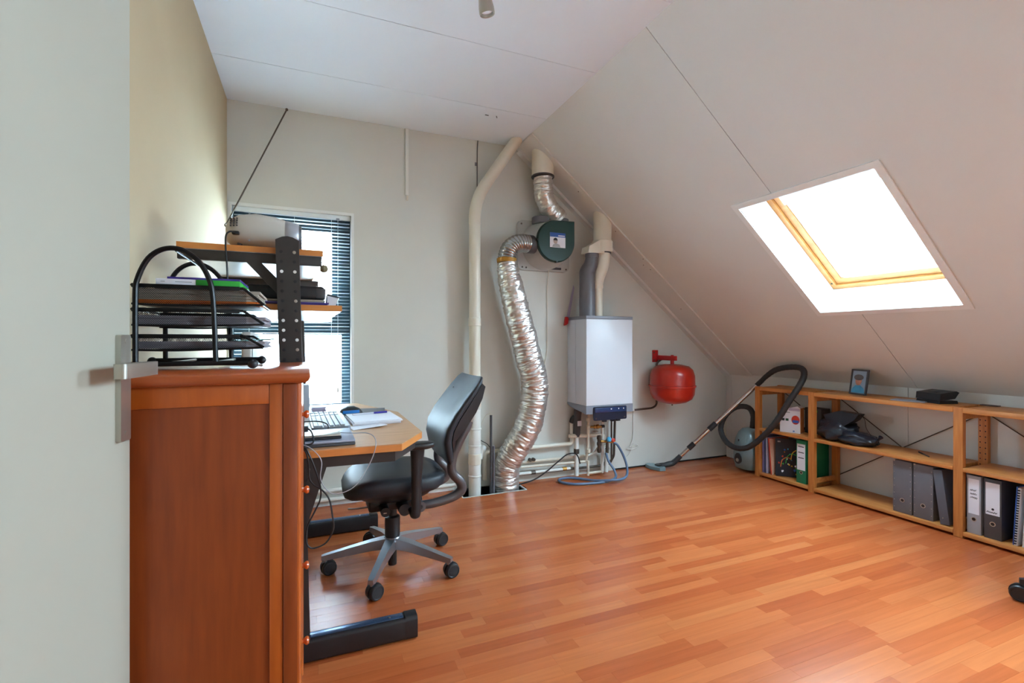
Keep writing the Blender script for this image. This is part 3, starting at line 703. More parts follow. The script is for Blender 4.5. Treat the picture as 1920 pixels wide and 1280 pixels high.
bm = B(); box(bm, -.33, -.13, 2.2, 2.42, DT+.001, DT+.012, .004); obj('stand_base', bm, M_proj, mo)
sp = thing('loudspeaker', 'small pale grey loudspeaker at the back of the desk', 'speaker', (.0, 2.62, DT+.001))
bm = B(); box(bm, -.075, .0, 2.62, 2.71, DT+.001, DT+.145, .006); obj('cabinet', bm, M_greyl, sp)
bm = B(); lathe(bm, [(.026, 0), (.024, .002), (.01, -.003), (0, -.002)], (.0001, 2.665, DT+.055), (1, 0, 0), 20); obj('cone', bm, M_greyd, sp)
sheets('note_pad', 'small bluish stack of note paper beside the loudspeaker', 'note pad', .012, .075, 2.60, 2.68, DT+.0004, DT+.032, M_lilac, seed=4)
def cable(label, pts, r, m, k=6): return tag(obj('cable', tube(B(), pts, r, 8, k), m), label, 'cable')
cable('black cable curving over the keyboard and laptop', [(-.10, 2.05, DT+.04), (-.03, 2.09, DT+.044), (.03, 2.10, DT+.042), (.066, 2.075, DT+.032), (.070, 2.045, DT+.010)], .0024, M_black)
cable('thin pale cable looping out from the silver device below the desk edge and back', [(.103, 1.86, .764), (.151, 1.85, .760), (.192, 1.825, .762), (.213, 1.79, .754), (.214, 1.737, .736), (.201, 1.735, .690), (.177, 1.740, .641), (.146, 1.740, .600), (.111, 1.740, .582), (.075, 1.740, .580), (.049, 1.738, .603), (.034, 1.736, .641), (.038, 1.735, .690), (.023, 1.738, .721), (-.011, 1.75, .748), (-.06, 1.772, .752)], .0016, M_greyl)
cable('long black cable hanging off the desk in a crossed loop beside the chest', [(-.06, 1.776, .745), (-.016, 1.752, .741), (.003, 1.744, .709), (.023, 1.742, .652), (.035, 1.741, .602), (.033, 1.741, .565), (.015, 1.741, .525), (-.005, 1.743, .483), (-.011, 1.745, .440), (-.003, 1.745, .414), (.016, 1.747, .404), (.052, 1.75, .415), (.075, 1.75, .457), (.072, 1.75, .506), (.062, 1.75, .56), (.041, 1.752, .592), (.013, 1.754, .615), (0, 1.754, .640), (-.003, 1.748, .694), (-.018, 1.752, .737), (-.07, 1.778, .744)], .0028, M_black)
cable('short black cable looping at the desk edge beside the chest', [(-.06, 1.79, DT+.024), (-.025, 1.792, DT+.066), (.004, 1.79, DT+.060), (.012, 1.785, DT+.02), (-.02, 1.785, DT+.012)], .0028, M_black)

# ------------------------------------------------------------------ swivel chairs (local frame: facing -x, hub at the origin)
def rect_ring(cx_, cy_, z, a, b, p=4, n=28, tilt=None):
    out = []
    for i in range(n):
        t = 2*math.pi*i/n; c, s = math.cos(t), math.sin(t)
        x = cx_+a*math.copysign(abs(c)**(2/p), c); y_ = cy_+b*math.copysign(abs(s)**(2/p), s)
        out.append(V((x, y_, z if tilt is None else tilt(x, y_, z))))
    return out
def swivel_chair(label, loc, rz, a0, star, group=None, name='office_chair'):
    c = thing(name, label, 'chair', loc, rz, group)
    O = lambda nm, bm, m, par=c, **k: obj(nm, bm, m, par, world=False, **k)
    # star base and casters
    hub = O('hub', lathe(B(), [(.028, .095), (.045, .10), (.047, .135), (.036, .15)], n=24), star)
    O('gas_column', lathe(B(), [(.034, .15), (.036, .155), (.036, .245), (.03, .25), (.022, .252), (.022, .31)], n=24), M_black)
    O('column_tail', lathe(B(), [(0, .012), (.020, .013), (.021, .017), (.021, .10)], n=20), M_black)
    for k in range(5):
        a = R(a0+72*k); d = V((math.cos(a), math.sin(a), 0)); s = V((-d.y, d.x, 0))
        def arm(t, w, zt, zb): p = d*t; return [p+s*w+V((0, 0, zb)), p+s*w*.8+V((0, 0, zt)), p-s*w*.8+V((0, 0, zt)), p-s*w+V((0, 0, zb))]
        bm = B(); loft(bm, [arm(.02, .030, .148, .100), arm(.10, .024, .138, .096), arm(.20, .019, .118, .084), arm(.305, .0165, .096, .072), arm(.322, .013, .092, .074)]); am = O('base_arm', bm, star, bev=.004)
        p = d*.305
        O('caster_stem', cyl(B(), p+V((0, 0, .06)), p+V((0, 0, .082)), .008, n=12), star, am)
        ca = R((165, 15, 25, 8, 20)[k]); q = V((math.cos(ca), math.sin(ca), 0)); ax = V((-q.y, q.x, 0)); w = p+q*.014+V((0, 0, .0332))
        for sg in (-1, 1):
            bm = B(); lathe(bm, [(0, 0), (.030, .001), (.033, .004), (.033, .017), (.030, .021), (.026, .022), (.024, .020), (0, .020)], w+ax*sg*.004, ax*sg, 22); O('caster_wheel', bm, M_black, am)
        bm = B()
        prof = [(math.cos(R(t))*.036, math.sin(R(t))*.036) for t in range(0, 221, 20)]
        A = [bm.verts.new(w+q*u+V((0, 0, v))+ax*.0038) for u, v in prof]; C = [bm.verts.new(w+q*u+V((0, 0, v))-ax*.0038) for u, v in prof]
        bm.faces.new(A); bm.faces.new(list(reversed(C)))
        for i in range(len(A)): bm.faces.new((A[i], A[(i+1) % len(A)], C[(i+1) % len(A)], C[i]))
        O('caster_hood', bm, M_black, am)
    # mechanism
    bm = B(); box(bm, -.12, .13, -.085, .085, .300, .352, .012); mc = O('tilt_mechanism', bm, M_black)
    O('lever_knob', cyl(B(), (-.055, -.084, .325), (-.055, -.16, .322), .021, n=18), M_black, mc)
    O('lever_knob', cyl(B(), (.03, -.084, .325), (.03, -.17, .325), .027, n=20), M_black, mc)
    bm = B(); box(bm, -.064, -.05, -.1625, -.16, .318, .321); O('lever_mark', bm, M_steel, mc)
    O('height_lever', tube(B(), [(-.08, .0, .305), (-.16, .02, .296), (-.20, .05, .290)], .0045, 8, 3), M_steel, mc)
    # seat
    def st(x, y_, z): return z+.012*(abs(y_)/.24)**2-(max(0, -x-.10)/.12)**2*.030+(max(0, x-.12)/.1)**2*.004
    bm = B(); loft(bm, [rect_ring(.0, 0, .392, .175, .185, 3, tilt=st), rect_ring(.002, 0, .398, .212, .215, 3.2, tilt=st), rect_ring(.003, 0, .420, .232, .232, 3.4, tilt=st), rect_ring(.003, 0, .452, .236, .234, 3.4, tilt=st), rect_ring(.003, 0, .468, .226, .224, 3.2, tilt=st), rect_ring(.0, 0, .473, .19, .185, 3, tilt=st), rect_ring(0, 0, .471, .10, .10, 3, tilt=st)])
    O('seat_cushion', bm, M_leather, smooth=70)
    bm = B(); loft(bm, [rect_ring(.0, 0, .352, .13, .13, 3), rect_ring(.0, 0, .372, .17, .165, 3), rect_ring(.0, 0, .394, .19, .195, 3, tilt=st)]); O('seat_shell', bm, M_black, smooth=60)
    # backrest: curved cushion, profile (x, z) front and back, width by height
    prof = [(.250, .502, .020, .15), (.238, .520, .040, .180), (.222, .560, .052, .195), (.211, .620, .056, .203), (.222, .68, .056, .208), (.258, .740, .052, .210), (.305, .800, .048, .209), (.352, .858, .042, .205), (.388, .900, .034, .195), (.404, .918, .020, .17)]
    rings = []
    for i, (x, z, th, hw) in enumerate(prof):
        j0, j1 = max(0, i-1), min(len(prof)-1, i+1)
        t = V((prof[j1][0]-prof[j0][0], 0, prof[j1][1]-prof[j0][1])).normalized(); nb_ = V((t.z, 0, -t.x))
        ring = []
        for j in range(28):
            a = 2*math.pi*j/28; cc, ss = math.cos(a), math.sin(a)
            yy = hw*math.copysign(abs(cc)**(2/5), cc); dd = th/2*math.copysign(abs(ss)**(2/2.6), ss)
            wrap = -.016*(yy/.2)**2
            ring.append(V((x, yy, z))+nb_*(th/2+dd+wrap))
        rings.append(ring)
    bm = B(); loft(bm, rings); bk_ = O('backrest_cushion', bm, M_leather, smooth=70)
    rings = []
    for i, (x, z, th, hw) in enumerate(prof[2:9]):
        so_ = (.004, .014, .036, .046, .046, .036, .02)[i]
        t = V((prof[i+3][0]-prof[i+1][0], 0, prof[i+3][1]-prof[i+1][1])).normalized(); nb_ = V((t.z, 0, -t.x))
        rings.append([V((x, yy, z))+nb_*(th+o_-.016*(yy/.2)**2) for yy, o_ in ((-hw*.90, -.004), (-hw*.84, so_), (0, so_+.006), (hw*.84, so_), (hw*.90, -.004), (0, -.006))])
    bm = B(); loft(bm, rings); O('backrest_shell', bm, M_black, smooth=50)
    bm = B(); sph(bm, (.305, .0, .86), (.004, .005, .004), 8); O('backrest_button', bm, M_greyd)
    for sg in (-1, 1):
        pth = [(.10, sg*.13, .325), (.17, sg*.135, .328), (.255, sg*.135, .343), (.305, sg*.135, .372), (.302, sg*.135, .415), (.262, sg*.135, .465), (.262, sg*.135, .53), (.292, sg*.135, .60), (.332, sg*.135, .67), (.350, sg*.135, .705)]
        O('back_bar', tube(B(), pth, [.020, .021, .022, .024, .024, .023, .022, .022, .021, .017], 12, 5), M_greyarm)
        O('pivot_cap', cyl(B(), (.105, sg*.12, .325), (.105, sg*.158, .325), .024, n=20), M_greyarm)
        O('pivot_bolt', cyl(B(), (.105, sg*.158, .325), (.105, sg*.160, .325), .010, n=16), M_black)
        # armrest
        ah = O('arm_post', tube(B(), [(.058, sg*.20, .335), (.058, sg*.262, .328), (.060, sg*.272, .36), (.062, sg*.272, .50), (.066, sg*.270, .62)], [.020, .021, .021, .024, .032], 14, 5, flat=.72), M_black)
        bm = B(); loft(bm, [rect_ring(.03, sg*.268, z, a_, b_, 3, 24) for z, a_, b_ in ((.620, .09, .024), (.626, .108, .036), (.640, .112, .040), (.648, .106, .036), (.650, .08, .02))]); O('arm_pad', bm, M_black, ah, smooth=60)
    return c
swivel_chair('dark leatherette office chair on a silver five star base drawn up to the desk', (.372, 2.39, 0), 0, 101, M_alu)
swivel_chair('black office chair with a black caster base in front of the low bookshelf', (2.905, .765, 0), R(-60), 175, M_black)

# ------------------------------------------------------------------ boiler
bo = thing('boiler', 'white wall-hung boiler with grey trim and a navy control panel', 'boiler', (2.138, 3.43, .53))
bx0, bx1, byf, byb = 1.928, 2.349, 3.148, 3.438
bm = B(); box(bm, bx0, bx1, 3.313, byb, .600, 1.258, .002); obj('rear_casing', bm, M_boiler, bo)
bm = B(); box(bm, bx0, bx1, byf, 3.310, .600, 1.258, .003); obj('front_casing', bm, M_boiler, bo)
bm = B(); box(bm, bx0-.002, bx1+.002, byf-.002, byb, 1.2585, 1.283, .003); obj('top_trim', bm, M_boilerg, bo)
prism(bm := B(), [(byf-.002, .5995), (byb, .5995), (byb, .585), (3.38, .565), (byf-.002, .537)], bx0-.002, bx1+.002, lambda u, v, t: V((t, u, v))); obj('bottom_trim', bm, M_boilerg, bo, bev=.003)
prism(bm := B(), rrect(1.985, 2.285, .486, .590, .012), byf-.012, byf-.003, xz); cp = obj('control_panel', bm, M_panel, bo, bev=.002)
bm = B(); box(bm, 1.995, 2.275, byf-.016, byf-.0125, .546, .583, .001); obj('display_strip', bm, mat('display_blue', (42, 58, 96), .2), cp)
for xx, ww in ((2.135, .010), (2.205, .006), (2.25, .006)):
    bm = B(); box(bm, xx, xx+ww, byf-.0175, byf-.016, .566, .574); obj('indicator', bm, M_paper, cp)
for xx in (2.005, 2.265):
    bm = B(); lathe(bm, [(.006, 0), (.006, .002), (0, .003)], (xx, byf-.0125, .503), (0, -1, 0), 12); obj('screw', bm, M_iron, cp)
for xx in (2.075, 2.15, 2.20):
    bm = B(); box(bm, xx, xx+.035, byf-.002, byf+.02, .470, .487, .003); obj('cable_gland', bm, M_black, cp)
obj('seal_sticker', prism(B(), [(1.99, 1.2832), (2.02, 1.2832), (2.02, 1.2885), (1.99, 1.2885)], 3.2, 3.21, xz), M_steel, bo)
tag(obj('manual_sheet', prism(B(), [(1.905, 1.25), (1.935, 1.255), (1.985, 1.52), (1.975, 1.545)], 3.424, 3.4275, xz), M_lilac), 'lilac service sheet pinned to the wall behind the boiler', 'paper')
rc = thing('red_clip', 'small red clip at the upper corner of the boiler', 'clip', (1.90, 3.425, 1.2))
bm = B(); prism(bm, [(1.884, 1.215), (1.906, 1.222), (1.914, 1.285), (1.895, 1.285)], 3.405, 3.4235, xz); obj('jaw', bm, M_redb, rc, bev=.002)
bm = B(); prism(bm, [(1.907, 1.225), (1.917, 1.23), (1.922, 1.27), (1.915, 1.284)], 3.408, 3.4235, xz); obj('jaw', bm, M_redb, rc, bev=.002)

# flue through the slope above the boiler
fl = thing('flue_assembly', 'cream and grey flue pipes joining above the boiler and leaving through the sloped ceiling', 'flue', (2.10, 3.22, 1.2835))
lathe(bm := B(), [(.070, 1.87), (.070, 2.20)], (2.117, 3.22, 0), n=28); obj('roof_pipe', bm, M_pvc, fl)
lathe(bm := B(), [(.078, 1.785), (.079, 1.79), (.079, 1.868), (.073, 1.875)], (2.117, 3.22, 0), n=28); obj('socket', bm, M_pvc, fl)
prism(bm := B(), [(1.957, 1.767), (2.10, 1.767), (2.10, 1.872), (2.062, 1.868), (1.966, 1.815)], 3.165, 3.275, xz); obj('splitter', bm, M_pvc, fl, bev=.012)
lathe(bm := B(), [(.060, 1.777), (.060, 1.785)], (2.127, 3.22, 0), n=28); obj('seal_ring', bm, M_black, fl)
obj('grey_pipe', tube(B(), [(2.022, 3.22, 1.768), (2.022, 3.225, 1.72), (2.015, 3.235, 1.675), (1.998, 3.25, 1.63), (1.998, 3.25, 1.58), (1.998, 3.25, 1.283)], [.050, .051, .055, .060, .062, .062], 24, 4), M_pvcg, fl)
lathe(bm := B(), [(.053, 1.74), (.0535, 1.742), (.0535, 1.767)], (2.022, 3.22, 0), n=24); obj('grey_collar', bm, M_pvcg, fl)
obj('cream_pipe', tube(B(), [(2.124, 3.22, 1.777), (2.122, 3.22, 1.72), (2.108, 3.22, 1.655), (2.090, 3.22, 1.60), (2.080, 3.22, 1.54), (2.080, 3.22, 1.52)], [.052, .052, .050, .044, .036, .034], 24, 4), M_pvc, fl)
cyl(bm := B(), (2.080, 3.22, 1.525), (2.080, 3.22, 1.283), .032, n=22); obj('cream_drop', bm, M_pvc, fl)
lathe(bm := B(), [(.035, 1.50), (.037, 1.503), (.037, 1.53), (.034, 1.533)], (2.080, 3.22, 0), n=22); obj('cream_collar', bm, M_pvc, fl)

# ventilation fan
fx = thing('ventilation_unit', 'grey extract fan box with a dark green round cover and photo sticker on the wall', 'fan', (1.7, 3.43, 1.65))
prism(bm := B(), rrect(1.475, 1.925, 1.640, 2.025, .045, 5), 3.405, 3.4385, xz); obj('back_plate', bm, M_fang, fx, bev=.006)
def dsh(cx_, cz_, r, k, corner=1):                        # outline of the D-shaped housing: round with a square upper right corner
    p = []
    for i in range(k):
        a = R(90+270*i/(k-1)); p.append((cx_+r*math.cos(a), cz_+r*math.sin(a)))
    p.append((cx_+r, cz_+r*1.03)); return p
rg = lambda r, y_, ox=0, oz=0: [V((u, y_, v)) for u, v in dsh(1.705+ox, 1.838+oz, r, 40)]
bm = B(); loft(bm, [rg(.192, 3.406, -.006, -.002), rg(.188, 3.36, -.006, -.002), rg(.178, 3.30, -.003, 0), rg(.1605, 3.238, 0), rg(.1605, 3.2349, 0)]); obj('housing', bm, M_fang, fx, smooth=40)
bm = B(); loft(bm, [rg(.157, 3.2348), rg(.157, 3.212), rg(.150, 3.204)]); obj('green_cover', bm, M_green, fx, smooth=30)
for xx, zz in ((1.545, 1.838), (1.705, 1.683)):
    bm = B(); box(bm, xx-.008, xx+.008, 3.2, 3.23, zz-.006, zz+.006, .002); obj('cover_clip', bm, M_black, fx)
bm = B(); box(bm, 1.648, 1.778, 3.2025, 3.2038, 1.790, 1.900); st_ = obj('sticker', bm, M_paper, fx)
bm = B(); box(bm, 1.648, 1.778, 3.2012, 3.2024, 1.868, 1.900); obj('blue_band', bm, M_blue, st_)
bm = B(); box(bm, 1.716, 1.772, 3.2004, 3.2011, 1.874, 1.882); obj('lettering', bm, M_paper, st_)
prism(bm := B(), [(1.694+.017*math.cos(R(a)), 1.838+.021*math.sin(R(a))) for a in range(0, 360, 20)], 3.2014, 3.2023, xz); obj('printed_head', bm, mat('print_tan', (196, 176, 164), .6), st_)
prism(bm := B(), [(1.694+.018*math.cos(R(a)), 1.842+.020*math.sin(R(a))) for a in range(0, 181, 20)], 3.2008, 3.2013, xz); obj('printed_hair', bm, M_ink, st_)
prism(bm := B(), [(1.665, 1.792), (1.735, 1.792), (1.728, 1.812), (1.70, 1.82), (1.676, 1.812)], 3.2014, 3.2023, xz); obj('printed_shoulders', bm, M_greyl, st_)
for xx in (1.625, 1.795):
    lathe(bm := B(), [(.066, 1.985), (.066, 2.028), (.062, 2.032), (.058, 2.03)], (xx, 3.315, 0), n=24); obj('collar', bm, M_pvcg, fx)
lathe(bm := B(), [(.068, 0), (.068, .055), (.062, .06)], (1.555, 3.29, 1.815), (-1, -.15, 0), 24); obj('side_collar', bm, M_greyd, fx)
for xx, zz in ((1.505, 1.995), (1.512, 1.662), (1.545, 1.660), (1.895, 1.662)):
    bm = B(); lathe(bm, [(.007, 0), (.007, .003), (0, .004)], (xx, 3.404, zz), (0, -1, 0), 12); obj('screw', bm, M_iron, fx)
bm = B(); box(bm, 1.70, 1.845, 3.39, 3.404, 1.655, 1.672, .002); obj('name_strip', bm, M_greyd, fx)
# ducts
du = thing('roof_vent_stub', 'wide cream pipe stub coming out of the slope near the ridge above the fan', 'pipe', (1.62, 3.25, 2.33))
lathe(bm := B(), [(.081, 2.335), (.083, 2.338), (.083, 2.52)], (1.622, 3.27, 0), n=28); obj('stub', bm, M_pvc, du)
lathe(bm := B(), [(.087, 2.322), (.087, 2.330), (.085, 2.333)], (1.622, 3.27, 0), n=28); obj('band', bm, M_greyd, du)
def crumple(f1, amp, seed):
    def m(t, a, i, p):
        q = V((p.x*8+math.cos(a)*1.2+seed, p.y*8+math.sin(a)*1.2, p.z*f1)); q2 = V((math.cos(a)*3, math.sin(a)*3+seed, p.z*f1*2.7))
        q3 = V((math.cos(a)*2.2+seed, math.sin(a)*2.2, p.z*f1*1.6)); return 1+amp*(noise.noise(q)*.8+.45-1.5*abs(noise.noise(q3))+noise.noise(q2)*.6)
    return m
tag(obj('flexible_duct', tube(B(), [(1.622, 3.27, 2.322), (1.628, 3.275, 2.26), (1.648, 3.29, 2.18), (1.70, 3.305, 2.10), (1.765, 3.315, 2.055), (1.79, 3.315, 2.03)], .070, 30, 22, mod=crumple(60, .10, 3)), M_foil, smooth=60), 'short crinkled silver duct bending from the roof stub to the fan', 'duct', )
el = thing('duct_elbow', 'ribbed aluminium elbow leaving the side of the fan with ochre tape at its end', 'duct', (1.32, 3.25, 1.66))
obj('ribbed_bend', tube(B(), [(1.502, 3.28, 1.815), (1.45, 3.27, 1.815), (1.395, 3.262, 1.80), (1.350, 3.258, 1.765), (1.328, 3.255, 1.715), (1.323, 3.255, 1.675)], .062, 26, 14, mod=lambda t, a, i, p: 1+.10*abs(math.sin(i*math.pi/5))), M_alduct, el, smooth=70)
obj('tape_ring', tube(B(), [(1.323, 3.255, 1.690), (1.323, 3.255, 1.662)], .072, 26, 5, mod=crumple(90, .05, 9)), M_tape, el)
tag(obj('insulated_duct', tube(B(), [(1.323, 3.255, 1.664), (1.335, 3.255, 1.58), (1.362, 3.25, 1.47), (1.408, 3.25, 1.28), (1.455, 3.25, 1.12), (1.492, 3.25, .98), (1.535, 3.25, .84), (1.545, 3.25, .72), (1.523, 3.25, .57), (1.470, 3.255, .42), (1.395, 3.29, .28), (1.355, 3.32, .18), (1.350, 3.335, .08), (1.352, 3.335, -.03), (1.355, 3.335, -.2)], [.070, .078, .086, .093, .095, .095, .097, .099, .098, .096, .095, .094, .093, .092, .085], 40, 30, mod=crumple(46, .10, 1)), M_foil, smooth=75), 'long wavy foil insulated duct hanging from the fan elbow down into the floor', 'duct')
cable('thin white cable hanging from the fan and tucked behind the foil duct', [(1.735, 3.39, 1.665), (1.74, 3.43, 1.50), (1.743, 3.432, 1.2), (1.735, 3.432, .98), (1.69, 3.43, .85), (1.62, 3.425, .80)], .0028, M_pvc)

# soil stack
so = thing('soil_pipe', 'tall cream waste pipe rising from the floor and bending under the slope', 'pipe', (1.105, 3.33, 0))
obj('riser', tube(B(), [(1.105, 3.335, .62), (1.105, 3.335, 1.95)], .041, 24, 1), M_pvc, so)
obj('bend', tube(B(), [(1.105, 3.335, 1.94), (1.106, 3.335, 2.0), (1.118, 3.335, 2.08), (1.15, 3.332, 2.17), (1.19, 3.328, 2.24)], .043, 24, 5), M_pvc, so)
obj('upper_run', tube(B(), [(1.186, 3.328, 2.235), (1.428, 3.30, 2.595)], .041, 24, 1), M_pvc, so)
for a, b, r in ((.60, .72, .047), (1.20, 1.26, .0455), (.20, .28, .047)): lathe(bm := B(), [(.042, a), (r, a+.003), (r, b-.003), (.042, b)], (1.105, 3.335, 0), n=24); obj('socket', bm, M_pvc, so)
lathe(bm := B(), [(.044, -.2), (.044, .60), (.047, .602), (.047, .62), (.042, .623)], (1.105, 3.335, 0), n=24); obj('lower_run', bm, M_pvcw, so)
for zz in (.11, .33, .45): lathe(bm := B(), [(.0445, zz), (.0475, zz+.002), (.0475, zz+.012), (.0445, zz+.014)], (1.105, 3.335, 0), n=24); obj('collar', bm, M_pvcw, so)
obj('branch', tube(B(), [(1.14, 3.34, .235), (1.17, 3.36, .29), (1.185, 3.375, .31)], .024, 14, 3), M_pvcw, so)
gp = thing('conduit_pipe', 'thin dark grey conduit standing up out of the floor beside the foil duct', 'pipe', (1.235, 3.29, 0))
cyl(bm := B(), (1.214, 3.29, -.3), (1.214, 3.29, .555), .009, n=14); obj('tall_tube', bm, M_greyd, gp)
cyl(bm := B(), (1.234, 3.29, -.3), (1.234, 3.29, .33), .009, n=14); obj('short_tube', bm, M_pvcg, gp)
cable('thin pale wire arching from the waste pipe to the dark conduit', [(1.155, 3.38, .36), (1.158, 3.37, .45), (1.185, 3.33, .545), (1.210, 3.29, .565), (1.214, 3.289, .556)], .002, M_pvc)
cable('thin dark wire running from the waste pipe to the conduit', [(1.15, 3.40, .41), (1.15, 3.36, .372), (1.19, 3.31, .345), (1.214, 3.2815, .31)], .0026, M_black)
tk = thing('cable_trunking', 'narrow white cable trunking running down from the ceiling on the bare wall', 'trunking', (.633, BY, 2.1))
bm = B(); box(bm, .624, .646, BY-.014, BY-.0005, 2.12, CZ-.001, .002); obj('cover', bm, M_pvcw, tk)
bm = B(); box(bm, .632, .645, BY-.006, BY-.0005, 2.085, 2.1195, .001); obj('cable_end', bm, M_pvc, tk)
cable('thin black wire coming down from the ceiling beside the bent waste pipe', [(1.162, BY-.008, CZ-.002), (1.158, BY-.006, 2.50), (1.157, BY-.005, 2.2), (1.156, BY-.005, 1.7), (1.156, BY-.005, .6)], .0032, M_greyd)
wc = thing('wire_clip', 'small grey wire clip on the wall beside the hanging wire', 'clip', (1.145, BY, 2.42))
bm = B(); box(bm, 1.140, 1.154, BY-.008, BY-.0005, 2.40, 2.425, .002); obj('body', bm, M_boilerg, wc)
rod = thing('window_rod', 'thin dark metal rod leaning from the wall corner up to the ceiling', 'rod', (-.46, 3.31, 1.796))
obj('shaft', tube(B(), [(-.452, 3.32, 1.80), (-.136, 3.41, 2.566)], .0045, 10, 1), M_iron, rod)
obj('hook', tube(B(), [(-.452, 3.32, 1.80), (-.464, 3.318, 1.785), (-.455, 3.316, 1.772), (-.438, 3.316, 1.768)], .004, 8, 4), M_iron, rod)
bm = B(); sph(bm, (-.133, 3.411, 2.573), .009, 10); obj('tip', bm, M_iron, rod)

# heating pipework under the boiler
pw = thing('heating_pipework', 'cream painted heating pipes with valves running along the wall under the boiler', 'pipes', (2.0, 3.39, 0))
def pipe(pts, r=.011, m=None, k=4, nm='pipe', n=14): return obj(nm, tube(B(), pts, r, n, k), m or M_paintpipe, pw)
def bend(pts, c=.02):                                       # straight runs with tight rounded corners
    P = [V(p) for p in pts]; out = [P[0]]
    for a, b, d in zip(P, P[1:], P[2:]):
        u, v = (a-b).normalized(), (d-b).normalized()
        for t in (1, .5, .15): out.append(b+u*c*t) if t != .15 else out.append(b+(u+v)*c*.18)
        out.append(b+v*c*.5); out.append(b+v*c)
    return out+[P[-1]]
def bp(pts, r=.011, m=None, c=.025, nm='pipe'): return pipe(bend(pts, c), r, m, 1, nm)
bp([(1.20, 3.395, .06), (1.20, 3.395, .265), (1.945, 3.395, .268), (1.945, 3.395, .44)], .0165, M_pvc, .035)
bp([(1.945, 3.395, .44), (1.945, 3.38, .475), (1.985, 3.36, .50), (1.985, 3.34, .56)], .022, M_rubber, .03, 'rubber_elbow')
bp([(1.46, 3.40, .158), (2.02, 3.40, .158), (2.10, 3.40, .158)], .011)
bp([(1.46, 3.385, .128), (2.064, 3.375, .118), (2.064, 3.345, .26), (2.064, 3.335, .56)], .0105)
bp([(1.46, 3.40, .068), (2.20, 3.40, .062), (2.30, 3.39, .075), (2.335, 3.38, .14), (2.335, 3.36, .55)], .010, M_iron)
bp([(1.46, 3.40, .072), (1.93, 3.40, .070)], .0125, M_pvcw)
bp([(1.972, 3.37, .015), (1.972, 3.37, .33)], .018, M_pvcw)
bp([(1.972, 3.37, .33), (1.972, 3.35, .55)], .030, M_greyd, nm='siphon')
bp([(2.064, 3.345, .012), (2.064, 3.345, .13)], .0105)
bp([(2.064, 3.345, .03), (2.195, 3.345, .03)], .0105)
bp([(1.90, 3.36, .338), (2.21, 3.35, .325), (2.21, 3.35, .29)], .0155, M_paintpipe, .025)
bp([(2.196, 3.345, .02), (2.200, 3.345, .19), (2.196, 3.345, .55)], .0125, M_pvcw)
bp([(2.245, 3.36, .02), (2.255, 3.36, .20)], .017, M_pvcw)
pipe([(2.205, 3.37, .29), (2.16, 3.375, .20), (2.11, 3.39, .165), (2.07, 3.40, .15)], .008, M_pvcw, 5)
bp([(2.305, 3.37, .56), (2.308, 3.375, .10), (2.22, 3.39, .082)], .008, M_iron)
bp([(2.362, 3.395, .505), (2.55, 3.40, .503)], .011, M_pvcw)
bm = B(); box(bm, 1.950, 1.985, 3.312, 3.318, .42, .46, .001); obj('siphon_label', bm, M_paper, pw)
for zz in (.21, .40, .46): lathe(bm := B(), [(.011, zz-.016), (.0165, zz-.013), (.0165, zz+.013), (.011, zz+.016)], (2.064, 3.339, 0), n=14); obj('coupling', bm, M_paintpipe, pw)
va = obj('brass_valve', cyl(B(), (2.07, 3.335, .402), (2.175, 3.325, .40), .010, n=14), M_copper, pw)
for a, b, r in ((2.11, 2.122, .016), (2.135, 2.155, .018), (2.172, 2.205, .012)): cyl(bm := B(), (a, 3.33, .401), (b, 3.327, .401), r, n=6 if r > .015 else 12); obj('nut', bm, M_copper if b < 2.16 else M_black, va)
bm = B(); box(bm, 2.098, 2.128, 3.29, 3.33, .365, .372, .002); obj('valve_lever', bm, M_steel, va)
cyl(bm := B(), (2.158, 3.33, .19), (2.158, 3.33, .33), .014, n=12); vb = obj('relief_valve', bm, M_iron, pw)
for zz in (.20, .25, .30): cyl(bm := B(), (2.158, 3.33, zz), (2.158, 3.33, zz+.022), .021, n=6); obj('nut', bm, M_iron, vb)
cyl(bm := B(), (2.216, 3.30, .19), (2.216, 3.30, .30), .012, n=12); vc = obj('filling_valve', bm, M_iron, pw)
cyl(bm := B(), (2.16, 3.31, .286), (2.285, 3.29, .272), .010, n=12); obj('valve_body', bm, M_copper, vc)
lathe(bm := B(), [(.006, 0), (.020, .006), (.021, .02), (.014, .028), (0, .03)], (2.213, 3.285, .300), (0, -1, .2), 18); obj('blue_knob', bm, M_cyan, vc)
lathe(bm := B(), [(.006, 0), (.015, .006), (.016, .016), (0, .024)], (2.255, 3.285, .292), (0, -1, .2), 16); obj('red_knob', bm, M_redp, vc)
for xx in (1.57, 1.60): cyl(bm := B(), (xx, 3.375, .175), (xx, 3.40, .175), .013, n=10); obj('pipe_bracket', bm, M_iron, pw)
for xx in (1.585, 1.86): cyl(bm := B(), (xx, 3.40, .071), (xx+.035, 3.40, .071), .0165, n=8); obj('compression_joint', bm, M_copper if xx > 1.7 else M_iron, pw)
cyl(bm := B(), (1.955, 3.377, .120), (1.985, 3.377, .120), .016, n=8); obj('compression_joint', bm, M_copper, pw)
lathe(bm := B(), [(.020, .19), (.023, .195), (.023, .225), (.020, .23)], (1.972, 3.37, 0), n=8); obj('compression_joint', bm, M_iron, pw)
hz_ = .0125
